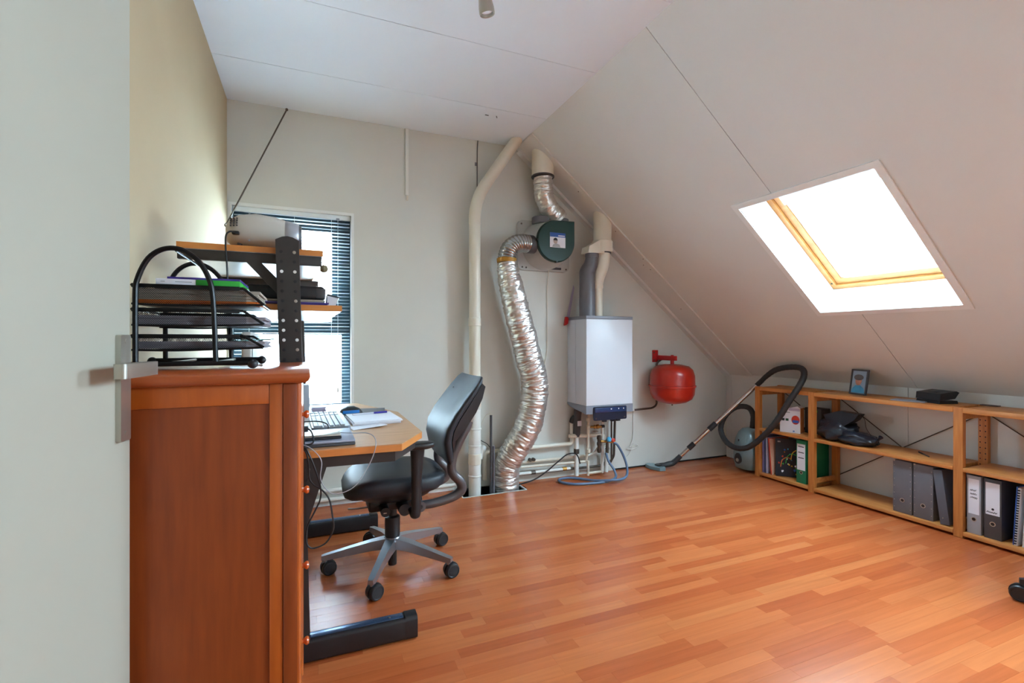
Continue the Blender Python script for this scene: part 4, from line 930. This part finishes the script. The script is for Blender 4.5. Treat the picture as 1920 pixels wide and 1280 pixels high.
tag(obj('filling_hose', tube(B(), [(2.205, 3.30, .19), (2.208, 3.27, .13), (2.235, 3.23, .065), (2.215, 3.185, .020), (2.10, 3.145, hz_), (1.97, 3.15, hz_), (1.84, 3.185, hz_), (1.775, 3.27, hz_), (1.80, 3.335, hz_), (1.88, 3.345, hz_), (1.96, 3.29, hz_), (2.03, 3.20, hz_+.002), (2.11, 3.125, hz_+.014), (2.21, 3.11, hz_+.014), (2.31, 3.17, .030), (2.352, 3.225, .085), (2.335, 3.25, .17), (2.295, 3.27, .25), (2.268, 3.288, .272)], .0095, 12, 8), M_hose, smooth=60), 'blue-grey filling hose coiled on the floor under the boiler valves', 'hose')
cable('black cable running along the wall pipes and sagging to the floor beside the foil duct', [(2.0, 3.36, .11), (1.96, 3.35, .19), (1.88, 3.345, .20), (1.80, 3.345, .155), (1.70, 3.35, .085), (1.60, 3.36, .03), (1.50, 3.37, .006), (1.45, 3.36, .005)], .005, M_black)
cable('thin white mains cable dropping from the boiler with a tied coil beside the socket', [(2.40, 3.42, .56), (2.555, 3.432, .53), (2.568, 3.432, .40), (2.565, 3.432, .26), (2.53, 3.428, .18), (2.57, 3.425, .205), (2.62, 3.428, .185), (2.56, 3.425, .165), (2.50, 3.428, .172), (2.55, 3.424, .19), (2.53, 3.428, .13), (2.49, 3.43, .095), (2.46, 3.43, .12)], .0034, M_pvcw, 8)
sk = thing('wall_socket', 'round white wall socket low on the wall under the boiler', 'socket', (2.275, BY, .184))
lathe(bm := B(), [(.040, 0), (.040, .008), (.036, .012), (.022, .012), (.020, .004), (0, .004)], (2.30, BY-.0005, .18), (0, -1, 0), 28); obj('plate', bm, M_pvcw, sk)
lathe(bm := B(), [(.017, .0045), (.017, .006), (0, .006)], (2.30, BY, .18), (0, -1, 0), 20); obj('recess', bm, M_black, sk)

# skirting pipes along the back wall under the desk
hp = thing('skirting_pipes', 'pair of white heating pipes running along the wall under the desk', 'pipes', (.3, BY-.03, 0))
for zz, r in ((.105, .013), (.045, .013)):
    obj('pipe', tube(B(), [(WX+.01, BY-.028, zz), (1.02, BY-.028, zz)], r, 14, 1), M_pvcw, hp)
for xx in (-.2, .35, .8):
    bm = B(); box(bm, xx, xx+.02, BY-.045, BY-.0005, .03, .12, .002); obj('pipe_bracket', bm, M_pvcw, hp)
bm = B(); box(bm, WX, .98, BY-.012, BY-.0003, 0.0005, .024, .001); struct('baseboard_back', bm, M_white)
bm = B(); box(bm, 2.37, KX, BY-.006, BY-.0003, 0.0003, .012, .001); struct('wall_foot_gap_strip', bm, M_dark)  # dark strip painted in for the shaded gap at the wall foot

# expansion vessel
ev = thing('expansion_vessel', 'red round expansion vessel hanging from a red wall bracket', 'expansion vessel', (2.832, 3.25, .56))
lathe(bm := B(), [(0, .560), (.05, .562), (.115, .577), (.16, .605), (.180, .645), (.184, .70), (.184, .705)], (2.832, 3.25, 0), n=40); obj('lower_shell', bm, M_red, ev, smooth=60)
lathe(bm := B(), [(.184, .7205), (.184, .735), (.182, .80), (.168, .848), (.135, .878), (.07, .893), (0, .897)], (2.832, 3.25, 0), n=40); obj('upper_shell', bm, M_red, ev, smooth=60)
lathe(bm := B(), [(.183, .7045), (.193, .7065), (.194, .7125), (.193, .7185), (.183, .7205)], (2.832, 3.25, 0), n=40); obj('seam_rim', bm, M_red, ev)
cyl(bm := B(), (2.832, 3.25, .545), (2.832, 3.25, .562), .006, n=10); obj('air_valve', bm, M_iron, ev)
bm = B(); box(bm, 2.775, 2.835, BY-.008, BY-.0006, .905, 1.01, .002); br = obj('wall_bracket', bm, M_redb, ev)
bm = B(); box(bm, 2.818, 2.846, 3.205, BY-.008, .925, .965, .003); obj('bracket_arm', bm, M_redb, br)
cyl(bm := B(), (2.832, 3.25, .890), (2.832, 3.25, .926), .016, n=14); obj('neck', bm, M_redb, br)
cyl(bm := B(), (2.832, 3.25, .965), (2.832, 3.25, .972), .013, n=6); obj('nut', bm, M_redb, br)
for zz in (.925, .99): bm = B(); lathe(bm, [(.007, 0), (.007, .004), (0, .005)], (2.79, BY-.008, zz), (0, -1, 0), 10); obj('screw', bm, M_iron, br)
tag(obj('vessel_pipe', tube(B(), bend([(2.845, 3.40, .93), (2.80, 3.41, .90), (2.80, 3.41, .53), (2.75, 3.405, .508), (2.555, 3.40, .503)], .035), .0085, 12, 1), M_iron), 'thin dark steel pipe from the red vessel bracket back to the boiler', 'pipe')

# ------------------------------------------------------------------ vacuum cleaner
vc_ = thing('vacuum_cleaner', 'teal grey vacuum cleaner with a looped black hose and chrome tube by the knee wall', 'vacuum cleaner', (3.40, 3.0, 0))
def vring(z, a, b, ox=0, p=2.6): return [V((3.42+ox+a*math.copysign(abs(math.cos(t))**(2/p), math.cos(t)), 2.985+b*math.copysign(abs(math.sin(t))**(2/p), math.sin(t)), z)) for t in [2*math.pi*i/28 for i in range(28)]]
bm = B(); loft(bm, [vring(.022, .09, .085), vring(.03, .105, .098), vring(.08, .115, .108), vring(.14, .118, .112), vring(.17, .114, .110)]); obj('lower_body', bm, M_vac, vc_, smooth=60)
bm = B(); loft(bm, [vring(.1705, .116, .112), vring(.20, .116, .110), vring(.27, .105, .10, .004), vring(.325, .085, .082, .010), vring(.352, .06, .06, .015), vring(.360, .03, .03, .018)]); obj('upper_body', bm, M_vac, vc_, smooth=60)
bm = B(); loft(bm, [vring(.022, .075, .112, .045), vring(.09, .09, .122, .045), vring(.16, .095, .124, .045), vring(.23, .08, .112, .05)]); obj('rear_shell', bm, M_rubber, vc_, smooth=60)
ph = [(math.cos(R(a)), math.sin(R(a))) for a in range(0, 360, 15)]
bm = B(); prism(bm, [(2.992+.032*c, .108+(.05 if s > 0 else .04)*s) for c, s in ph], 3.294, 3.312, lambda u, v, t: V((t, u, v))); pl = obj('dial_plate', bm, M_rubber, vc_, bev=.003)
lathe(bm := B(), [(.015, 0), (.014, .006), (0, .008)], (3.294, 2.992, .100), (-1, 0, 0), 20); obj('dial', bm, M_steel, pl)
bm = B(); box(bm, 3.302, 3.312, 2.99, 2.996, .255, .272, .001); obj('latch', bm, M_rubber, vc_)
for sg in (-1, 1):
    lathe(bm := B(), [(0, -.016), (.028, -.014), (.030, 0), (.028, .014), (0, .016)], (3.46, 2.985+sg*.085, .0302), (0, 1, 0), 22); obj('wheel', bm, M_black, vc_)
hose = [(3.428, 2.890, .745), (3.445, 2.845, .80), (3.445, 2.75, .862), (3.44, 2.62, .890), (3.42, 2.515, .883), (3.38, 2.468, .835), (3.325, 2.468, .755), (3.285, 2.515, .645), (3.27, 2.58, .525), (3.262, 2.66, .412), (3.252, 2.77, .295), (3.25, 2.875, .226), (3.242, 2.985, .213), (3.242, 3.08, .258), (3.26, 3.138, .342), (3.285, 3.115, .447), (3.33, 3.045, .528), (3.39, 2.975, .535), (3.428, 2.955, .47), (3.437, 2.968, .36)]
obj('hose', tube(B(), hose, [.018, .020, .022] + [.022]*17, 16, 10, mod=lambda t, a, i, p: 1+.03*math.sin(i*2.1)), M_rubber, vc_, smooth=75)
A_, B_ = V((2.875, 3.245, .085)), V((3.432, 2.893, .748)); tt = lambda t: A_.lerp(B_, t)
cyl(bm := B(), tt(0.03), tt(.42), .0155, n=16); tb = obj('tube', bm, M_chrome, vc_)
cyl(bm := B(), tt(.42), tt(.97), .0175, n=16); obj('upper_tube', bm, M_chrome, tb)
cyl(bm := B(), tt(.145), tt(.215), .022, n=14); obj('tube_clip', bm, M_black, tb)
cyl(bm := B(), tt(.395), tt(.48), .023, n=14); obj('tube_lock', bm, M_black, tb)
cyl(bm := B(), tt(.96), tt(1.03), .020, n=14); obj('hose_handle', bm, M_rubber, tb)
obj('nozzle_neck', tube(B(), [tt(.05), tt(-.04), (2.815, 3.275, .045), (2.76, 3.30, .030)], [.020, .023, .024, .020], 14, 4), M_rubber, vc_)
prism(bm := B(), [(2.665, 3.33), (2.70, 3.245), (2.75, 3.235), (2.775, 3.28), (2.76, 3.395), (2.71, 3.425), (2.675, 3.405)], .004, .030, I3); nz_ = obj('nozzle', bm, M_vac, vc_, bev=.008)
bm = B(); box(bm, 2.715, 2.765, 3.285, 3.335, .0305, .042, .004); obj('nozzle_pedal', bm, M_black, nz_)

# ------------------------------------------------------------------ low pine bookshelf
bs = thing('bookshelf', 'long low open pine shelving unit with steel cross braces along the knee wall', 'bookshelf', (3.485, 1.75, 0))
PF, PB = 3.338, 3.625; PW = .044
PY = [2.816, 2.362, 1.505, .652]
pm_ = bpy.data.meshes.new('post'); bm = B(); box(bm, -.016, .016, 0, PW, 0, .724, .002)
bmesh.ops.recalc_face_normals(bm, faces=bm.faces); bm.to_mesh(pm_); bm.free(); pm_.materials.append(M_pinev)
hole = bpy.data.meshes.new('peg_hole'); bm = B(); lathe(bm, [(.0035, 0), (.0035, .0006), (0, .0006)], (0, 0, 0), (-1, 0, 0), 10); bm.to_mesh(hole); bm.free(); hole.materials.append(M_dark)
for yy in PY:
    for xx in (PF+.016, PB-.016):
        p = share('post', pm_, (xx, yy, 0), bs)
        if xx > 3.5 and yy in (1.505,):
            for k in range(20):
                for dy in (.010, .034):
                    h_ = bpy.data.objects.new('peg_hole', hole); COL.objects.link(h_); h_.parent = p; h_.location = (-.016, dy, .06+.032*k)
    for zz in (.062, .655):
        bm = B(); box(bm, PF+.032, PB-.032, yy+.012, yy+.032, zz, zz+.034, .002); obj('side_rung', bm, M_pine, bs)
for i in range(3):
    ya, yb = PY[i], PY[i+1]+PW
    if i == 0: spans = ((.6955, .7235), (.370, .392), (.0155, .0375))
    else: spans = ((.6945, .7225), (.369, .391), (.0145, .0365))
    for j, (a, b) in enumerate(spans):
        if j == 0:                                      # top boards lie over the posts, butted at mid post
            y0_, y1_ = PY[i+1]+PW*.5+.001, (PY[0]+PW+.002 if i == 0 else PY[i]+PW*.5-.001)
            bm = B(); box(bm, PF-.004, PB+.004, y0_, y1_, .7245, .7445, .002)
            bm.free(); bm = B(); box(bm, PF-.002, PB, yb+.0005, ya-.0005, a, b, .002)
        else:
            bm = B(); box(bm, PF-.002, PB, yb+.0005, ya-.0005, a, b, .002)
        obj('shelf_board', bm, M_pine, bs)
for i in (1, 2):
    ya, yb = PY[i], PY[i+1]+PW
    for (za, zb) in ((.10, .67), (.67, .10)):
        obj('cross_brace', tube(B(), [(PB+.002, ya+.01, za), (PB+.002, yb-.01, zb)], .0032, 8, 1), M_iron, bs)
obj('cross_brace', tube(B(), [(PB+.002, PY[0]+.01, .67), (PB+.002, PY[1]+.05, .40)], .0032, 8, 1), M_iron, bs)

# lever arch files and books, spine towards the room (spine plane x = SP)
SP = 3.362
def yz(u, v, t): return V((t, u, v))
def lean(o, ang, y_, z_):
    o.location = V((0, y_, z_)); o.rotation_euler = (ang, 0, 0)
def scribble(parent, y0_, y1_, z0_, z1_, x, seed, lines=3, m=None, r=.0008):
    random.seed(seed); out = []
    for l in range(lines):
        zc = z1_-(l+.5)*(z1_-z0_)/lines; hh = (z1_-z0_)/lines*.30; n_ = 9
        w = random.uniform(.7, 1)
        pts = [(x, y1_+(y0_-y1_)*w*i/n_, zc+hh*(random.uniform(.3, 1) if i % 2 else -random.uniform(.3, 1))) for i in range(n_+1)]
        out.append(obj('handwriting', tube(B(), pts, r, 5, 3), m or M_ink, parent))
    return out
def binder(label, y0_, y1_, z0_, m, lab=None, lm=None, hole_z=.117, ring=True, h=.318, depth=.245, cat_='binder', name='lever_arch_file', group=None):
    t = thing(name, label, cat_, (SP+.12, (y0_+y1_)/2, z0_), 0, group)
    bm = B(); box(bm, SP, SP+depth, y0_, y0_+.003, z0_, z0_+h, .001); obj('side_cover', bm, m, t)
    bm = B(); box(bm, SP, SP+depth, y1_-.003, y1_, z0_, z0_+h, .001); obj('side_cover', bm, m, t)
    bm = B(); box(bm, SP, SP+.003, y0_+.003, y1_-.003, z0_, z0_+h, .001); s = obj('spine', bm, m, t)
    bm = B(); box(bm, SP+.012, SP+depth-.012, y0_+.006, y1_-.010, z0_+.004, z0_+h-.02); obj('pages', bm, M_paper, t)
    yc = (y0_+y1_)/2
    if lab:
        a, b = lab; bm = B(); box(bm, SP-.0008, SP-.0001, y0_+.007, y1_-.007, a, b); obj('spine_label', bm, lm or M_paper, s)
    if ring:
        lathe(bm := B(), [(.0125, 0), (.0125, .0012), (.0085, .0012), (.0085, .0004)], (SP-.0001, yc, hole_z), (-1, 0, 0), 22); obj('finger_ring', bm, M_steel, s)
        lathe(bm := B(), [(.0086, .0), (.0086, .0006), (0, .0006)], (SP-.0001, yc, hole_z), (-1, 0, 0), 18); obj('finger_hole', bm, M_black, s)
    return t, s
t, s = binder('light grey lever arch file with a handwritten white label on the bottom shelf', 1.437, 1.498, .0368, M_greyl, (.145, .337))
scribble(s, 1.449, 1.482, .225, .285, SP-.0016, 3)
t, s = binder('charcoal lever arch file with a blank white label beside the light grey one', 1.352, 1.424, .0368, M_greyd, (.165, .336))
scribble(s, 1.362, 1.412, .172, .186, SP-.0016, 12, 1, r=.0014)
prism(bm := B(), [(1.387+.006*math.cos(R(a)), .196+.006*math.sin(R(a))) for a in range(0, 360, 40)], SP-.0014, SP-.0009, yz); obj('printed_emblem', bm, M_ink, s)
t, s = binder('green lever arch file with a striped white label on the bottom shelf', 2.438, 2.516, .0378, M_greenb, (.135, .328), depth=.25)
for zz in (.305, .262, .222): bm = B(); box(bm, SP-.0014, SP-.0009, 2.455, 2.50, zz, zz+.006); obj('label_print', bm, M_ink, s)
def comb(y0_, y1_, z0_):
    t = thing('comb_bound_book', 'blue covered comb bound book leaning beside the charcoal file', 'book', (SP+.1, y1_, z0_))
    A = R(3.0)
    bm = B(); box(bm, SP+.004, SP+.215, y0_, y1_, z0_, z0_+.305, .001); cv = obj('cover', bm, M_blue, t)
    bm = B(); box(bm, SP+.006, SP+.212, y0_-.014, y0_-.0005, z0_, z0_+.30); obj('pages', bm, M_paper, t)
    for k in range(22):
        bm = B(); box(bm, SP-.006, SP+.004, y0_-.011, y0_-.002, z0_+.008+k*.0132, z0_+.0145+k*.0132, .0015); obj('comb_loop', bm, M_ink, t)
    t.rotation_euler = (R(3), 0, 0); t.location.z += .0012
    return t
comb(1.306, 1.311, .0372)
sf = thing('white_folder', 'white folder with SCHOOL handwritten on its spine leaning on the comb bound book', 'folder', (SP+.1, 1.262, .0368))
bm = B(); box(bm, SP, SP+.22, 1.236, 1.273, .0372, .340, .002); obj('body', bm, M_white, sf)
bm = B(); box(bm, SP-.002, SP+.22, 1.231, 1.2355, .0372, .342, .001); obj('back_cover', bm, M_mag, sf)
cu = bpy.data.curves.new('title', 'FONT'); cu.body = 'SCHOOL'; cu.size = .031; cu.extrude = .0004; cu.shear = .25
to = bpy.data.objects.new('title_tmp', cu); COL.objects.link(to); bpy.context.view_layer.update()
me = bpy.data.meshes.new_from_object(to.evaluated_get(bpy.context.evaluated_depsgraph_get())); bpy.data.objects.remove(to)
me.materials.append(M_ink); o = bpy.data.objects.new('spine_title', me); COL.objects.link(o); o.parent = sf
# text runs upwards, faces -x: local x -> +z, local y -> +y, local z -> -x
o.matrix_local = Matrix(((0, 0, -1, SP-.001-(SP+.1)), (0, 1, 0, 1.243-1.262), (1, 0, 0, .10), (0, 0, 0, 1)))
sf.rotation_euler = (R(3), 0, 0); sf.location.z += .002

def studded(label, y0_, y1_, z0_, name='magazine_file'):
    t = thing(name, label, 'magazine file', (SP+.12, (y0_+y1_)/2, z0_), 0, 'grey board files')
    bm = B(); box(bm, SP, SP+.24, y0_, y1_, z0_, z0_+.318, .002); bd = obj('body', bm, M_grey, t)
    st2 = bpy.data.meshes.new('rivet'); bm = B(); lathe(bm, [(.0026, 0), (.0022, .0012), (0, .0016)], (0, 0, 0), (-1, 0, 0), 8); bm.to_mesh(st2); bm.free(); st2.materials.append(M_steel)
    for k in range(7):
        for yy in (y0_+.008, y1_-.008): share('rivet', st2, (SP, yy, z0_+.03+k*.043), t)
    lathe(bm := B(), [(.013, 0), (.013, .0012), (.009, .0012), (.009, .0004)], (SP-.0001, (y0_+y1_)/2, z0_+.078), (-1, 0, 0), 22); rr = obj('finger_ring', bm, M_steel, t)
    lathe(bm := B(), [(.009, 0), (.009, .0006), (0, .0006)], (SP-.0001, (y0_+y1_)/2, z0_+.078), (-1, 0, 0), 18); obj('finger_hole', bm, M_black, rr)
    bm = B(); box(bm, SP-.001, SP+.01, y1_-.012, y1_-.002, z0_+.310, z0_+.3195, .001); obj('metal_corner', bm, M_steel, t)
studded('grey riveted board file with empty shelf beside it on the bottom board', 1.763, 1.866, .0368)
studded('grey riveted board file between its twin and the leaning slate folder', 1.655, 1.756, .0368)
gf = thing('grey_folder', 'flat dark grey box folder leaning against the riveted files', 'folder', (SP+.12, 1.585, .0368))
bm = B(); box(bm, SP-.006, SP+.235, 1.572, 1.618, .0372, .345, .003); obj('box', bm, mat('slate_card', (92, 96, 106), .5), gf)
bm = B(); lathe(bm, [(.003, 0), (.003, .002), (0, .003)], (SP-.006, 1.60, .075), (-1, 0, 0), 10); obj('stud', bm, M_steel, gf)
gf.rotation_euler = (R(-7), 0, 0); gf.location.z += .005

# books in the narrow bay
for k, (yy, wd, hh, m, lb) in enumerate(((2.797, .014, .30, mat('lilac_spine', (120, 116, 170), .5), 'slim lilac blue folder against the end post on the bottom shelf'), (2.780, .013, .29, mat('blue_grey_spine', (70, 84, 130), .5), 'slim dark blue folder beside the lilac one'), (2.766, .011, .285, mat('pale_spine', (178, 180, 206), .5), 'slim pale folder beside the dark blue folder'))):
    bm = B(); box(bm, SP, SP+.22, yy, yy+wd, .0378, .0378+hh, .0012)
    o = tag(obj('thin_folder', bm, m), lb, 'folder')
rd = thing('red_folder', 'red folder leaning behind the black picture book', 'folder', (SP+.1, 2.748, .0378))
bm = B(); box(bm, SP-.004, SP+.215, 2.744, 2.752, .0378, .320, .001); obj('cover', bm, M_redp, rd)
bm = B(); box(bm, SP-.002, SP+.21, 2.7395, 2.7436, .0378, .317); obj('sheets', bm, mat('peach_paper', (226, 170, 140), .6), rd)
rd.rotation_euler = (R(-5), 0, 0); rd.location.y += -.022
# black picture book standing turned towards the room
pbk = thing('picture_book', 'large black book with a colourful pattern cover propped open faced on the bottom shelf', 'book', (3.44, 2.62, .0378), 0)
bm = B(); box(bm, -.105, .105, 0, .014, 0, .288, .001); bkc = obj('cover', bm, M_ink, pbk, world=False)
random.seed(21)
cols = [M_redp, M_yellow, M_greenc, M_cyan, M_paper, M_orange, M_blue]
for k in range(26):
    ux, uz = random.uniform(-.085, .085), random.uniform(.02, .21); r_ = random.uniform(.004, .011)
    poly = [(ux+r_*random.uniform(.5, 1.2)*math.cos(R(a)), uz+r_*random.uniform(.5, 1.2)*math.sin(R(a))) for a in range(0, 360, 45)]
    prism(bm := B(), poly, -.0009-.00002*k, -.0001, xz); obj('printed_shape', bm, cols[k % 7], bkc, world=False)
for k, m in enumerate((M_orange, M_greenc, M_yellow, M_redp)):
    x_, z_ = -.07+.035*k, .07+.03*(k % 3)
    obj('printed_swirl', tube(B(), [(x_, -.0008, z_), (x_+.01, -.0008, z_+.05), (x_+.04, -.0008, z_+.075), (x_+.07, -.0008, z_+.068)], .0032, 6, 4, flat=None), m, bkc, world=False)
bm = B(); box(bm, -.09, -.07, -.0009, -.0001, .258, .268); obj('cover_print', bm, M_greyl, bkc, world=False)
pbk.rotation_euler = (R(-8), 0, R(-50))
pbk.location = (3.432, 2.612, .041)
bm = B(); box(bm, 3.375, 3.60, 2.5185, 2.5245, .0378, .330, .001)
o = tag(obj('white_board', bm, M_fang), 'pale board standing between the black book and the green file', 'board')
# product box and flat things on the middle shelf
bxp = thing('bulb_box', 'white and orange lamp packaging box with red lamp print on the middle shelf', 'box', (3.45, 2.58, .3925), 0)
prism(bm := B(), [(-.07, 0), (.07, 0), (.07, .19), (.052, .205), (-.07, .165)], -.0, .085, lambda u, v, t: V((u, t, v))); bc = obj('carton', bm, M_paper, bxp, world=False, bev=.001)
bm = B(); box(bm, .0702, .0712, .002, .083, .002, .19); obj('orange_side', bm, mat('carton_orange', (206, 120, 50), .5), bc, world=False)
bm = B(); box(bm, -.068, .0702, -.0012, -.0002, .165, .166); bm.free()
bm = B(); box(bm, -.01, .068, -.0010, -.0001, .168, .188); obj('lilac_flap', bm, M_lilac, bc, world=False)
prism(bm := B(), [(.038+.028*math.cos(R(a)), .10+.034*math.sin(R(a))) for a in range(0, 360, 20)], -.0012, -.0001, xz); obj('lamp_print', bm, M_redp, bc, world=False)
bm = B(); box(bm, .018, .060, -.0018, -.0012, .078, .098); obj('lamp_base_print', bm, M_blue, bc, world=False)
for xx, m in ((-.058, M_ink), (-.030, mat('forest_print', (20, 84, 60), .5))): bm = B(); box(bm, xx, xx+.02, -.0010, -.0001, .088, .106); obj('badge_print', bm, m, bc, world=False)
prism(bm := B(), [(-.045+.011*math.cos(R(a)), .135+.011*math.sin(R(a))) for a in range(0, 360, 30)], -.0010, -.0001, xz); obj('badge_print', bm, M_yellow, bc, world=False)
bm = B(); box(bm, -.055, .0, -.0010, -.0001, .150, .157); obj('title_print', bm, M_greyl, bc, world=False)
bm = B(); box(bm, .02, .032, -.0010, -.0001, .010, .018); obj('title_print', bm, M_blue, bc, world=False)
bxp.rotation_euler = (0, 0, R(-70)); bxp.location = (3.385, 2.585, .3925)
bx2 = thing('dark_box', 'flat dark box with a green print behind the lamp packaging', 'box', (3.52, 2.47, .3925))
bm = B(); box(bm, 3.50, 3.60, 2.42, 2.55, .3925, .585, .002); obj('carton', bm, M_greyd, bx2)
bm = B(); box(bm, 3.4988, 3.4998, 2.45, 2.49, .557, .572); obj('green_print', bm, M_greenc, bx2)
bm = B(); box(bm, 3.42, 3.60, 2.62, 2.80, .3925, .412, .001)
tag(obj('wooden_board', bm, mat('dark_wood', (84, 58, 44), .5)), 'flat dark wooden board lying on the middle shelf behind the hose', 'board')

# black plastic bag
random.seed(5)
bg_ = thing('plastic_bag', 'crumpled black plastic bag lying on the middle shelf', 'bag', (3.45, 2.2, .392))
def blob(c, r, seed, amp=.22, flat=.0):
    bm = B(); g = bmesh.ops.create_icosphere(bm, subdivisions=4, radius=1)
    for v in bm.verts:
        d = v.co.normalized(); k = 1+amp*noise.noise(d*1.6+V((seed, 0, 0)))+amp*.55*abs(noise.noise(d*4+V((0, seed, 0))))
        p = V((d.x*r[0], d.y*r[1], d.z*r[2]))*k+V(c)
        p.z = max(p.z, .3915); v.co = p
    return bm
obj('main_heap', blob((3.455, 2.265, .455), (.10, .125, .085), 4, .30), M_bag, bg_, smooth=40)
obj('front_roll', blob((3.43, 2.135, .430), (.085, .14, .048), 9, .30), M_bag, bg_, smooth=40)
obj('upper_fold', prism(B(), [(2.335, .565), (2.23, .605), (2.095, .598), (2.125, .555), (2.20, .50), (2.29, .475)], 3.40, 3.47, yz), M_bag, bg_, bev=.012)
obj('tied_end', tube(B(), [(3.42, 2.03, .43), (3.42, 1.995, .437), (3.42, 1.98, .452), (3.415, 1.965, .47)], [.030, .010, .007, .014], 10, 4), M_bag, bg_)
obj('draw_string', tube(B(), [(3.43, 2.10, .60), (3.45, 2.085, .56), (3.44, 2.07, .51), (3.43, 2.03, .46)], .0016, 6, 4), M_black, bg_)
pe = thing('pen', 'dark pen lying on the bare middle shelf board', 'pen', (3.5, 1.77, .3955))
cyl(bm := B(), (3.535, 1.815, .3955), (3.50, 1.775, .3955), .0045, n=10); obj('cap', bm, M_ink, pe)
cyl(bm := B(), (3.50, 1.775, .3955), (3.452, 1.72, .3955), .0038, n=10); obj('barrel', bm, M_greyd, pe)
# photo frame
pf = thing('photo_frame', 'small dark framed portrait photo standing on top of the bookshelf', 'picture frame', (3.53, 2.18, .7235), R(0))
fm = lambda u, v, t: V((t, u, v))
obj('frame', plate(B(), -.064, .064, 0, .172, [(-.054, .054, .010, .162)], -.006, .006, fm), M_greyd, pf, world=False, bev=.0015)
bm = B(); box(bm, -.001, .004, -.0545, .0545, .0095, .1625); ph_ = obj('photo', bm, M_photo, pf, world=False)
prism(bm := B(), [(.004+.024*math.cos(R(a)), .096+.033*math.sin(R(a))) for a in range(0, 360, 20)], -.0022, -.0012, yz); obj('blurred_face', bm, M_skin, ph_, world=False)
prism(bm := B(), [(.004+.036*math.cos(R(a)), .118+.020*math.sin(R(a))) for a in range(0, 360, 20)], -.0034, -.0023, yz); obj('blurred_hat', bm, mat('photo_hat', (96, 92, 92), .5, var=.2, scale=30), ph_, world=False)
prism(bm := B(), [(-.05, .012), (.05, .012), (.046, .04), (.025, .062), (-.012, .064), (-.040, .045)], -.0022, -.0012, yz); obj('blurred_shirt', bm, mat('photo_shirt', (70, 150, 190), .5, var=.15, scale=25), ph_, world=False)
obj('strut', prism(B(), [(.005, .12), (.065, .0), (.06, 0), (.005, .10)], -.012, .012, lambda u, v, t: V((u, t, v))), M_greyd, pf, world=False)
pf.rotation_euler = (0, R(9), R(-12)); pf.location = (3.455, 2.135, .7265)
# hole punch like black box and flat tablet
bd_ = thing('black_desk_device', 'black wedge shaped desk device with an open lid on top of the bookshelf', 'device', (3.49, 1.70, .7235), R(-18))
prism(bm := B(), [(-.06, 0), (.06, 0), (.055, .018), (-.055, .018)], -.075, .075, lambda u, v, t: V((u, t, v))); obj('base', bm, M_black, bd_, world=False, bev=.003)
prism(bm := B(), [(-.062, .020), (.035, .030), (.062, .066), (.045, .074), (-.058, .060)], -.08, .075, lambda u, v, t: V((u, t, v))); obj('lid', bm, M_black, bd_, world=False, bev=.004)
bm = B(); box(bm, -.02, .02, -.03, .03, .0665, .0685, .001, M=Matrix.Rotation(R(-7), 4, 'Y')); obj('window', bm, M_panel, bd_, world=False)
bd_.location.z = .7232
o = sheets('tablet', 'thin silver tablet lying flat on the bookshelf by the black device', 'tablet', 3.37, 3.475, 1.72, 1.89, .7233, .7285, M_laptop, rz=R(12))
bm = B(); box(bm, 3.565, 3.60, 1.45, 1.53, .7236, .729, .001); tag(obj('wood_block', bm, mat('dark_wood', (84, 58, 44), .5)), 'small brown strip lying across the joint of the top boards', 'strip')

# ------------------------------------------------------------------ ceiling spotlight
sl_ = thing('ceiling_spotlight', 'satin metal spotlight head hanging from the ceiling', 'spotlight', (.61, 1.74, CZ))
lathe(bm := B(), [(.05, 0), (.05, -.02), (.045, -.024), (0, -.024)], (.62, 1.76, CZ-.0003), (0, 0, 1), 28); obj('ceiling_rose', bm, M_steel, sl_)
obj('arm', tube(B(), [(.62, 1.76, CZ-.02), (.62, 1.76, CZ-.09), (.605, 1.735, CZ-.14)], .006, 10, 4), M_steel, sl_)
lathe(bm := B(), [(0, .0), (.016, .002), (.020, .02), (.024, .055), (.0295, .090), (.0300, .108), (.0285, .114), (.024, .112), (.021, .1)], (.605, 1.735, CZ-.133), (.22, .10, -1), 26); obj('lamp_head', bm, M_steel, sl_)
lathe(bm := B(), [(.0205, .095), (.0205, .104), (0, .108)], (.605, 1.735, CZ-.133), (.22, .10, -1), 22); obj('bulb', bm, M_paper, sl_)
bpy.context.view_layer.update()
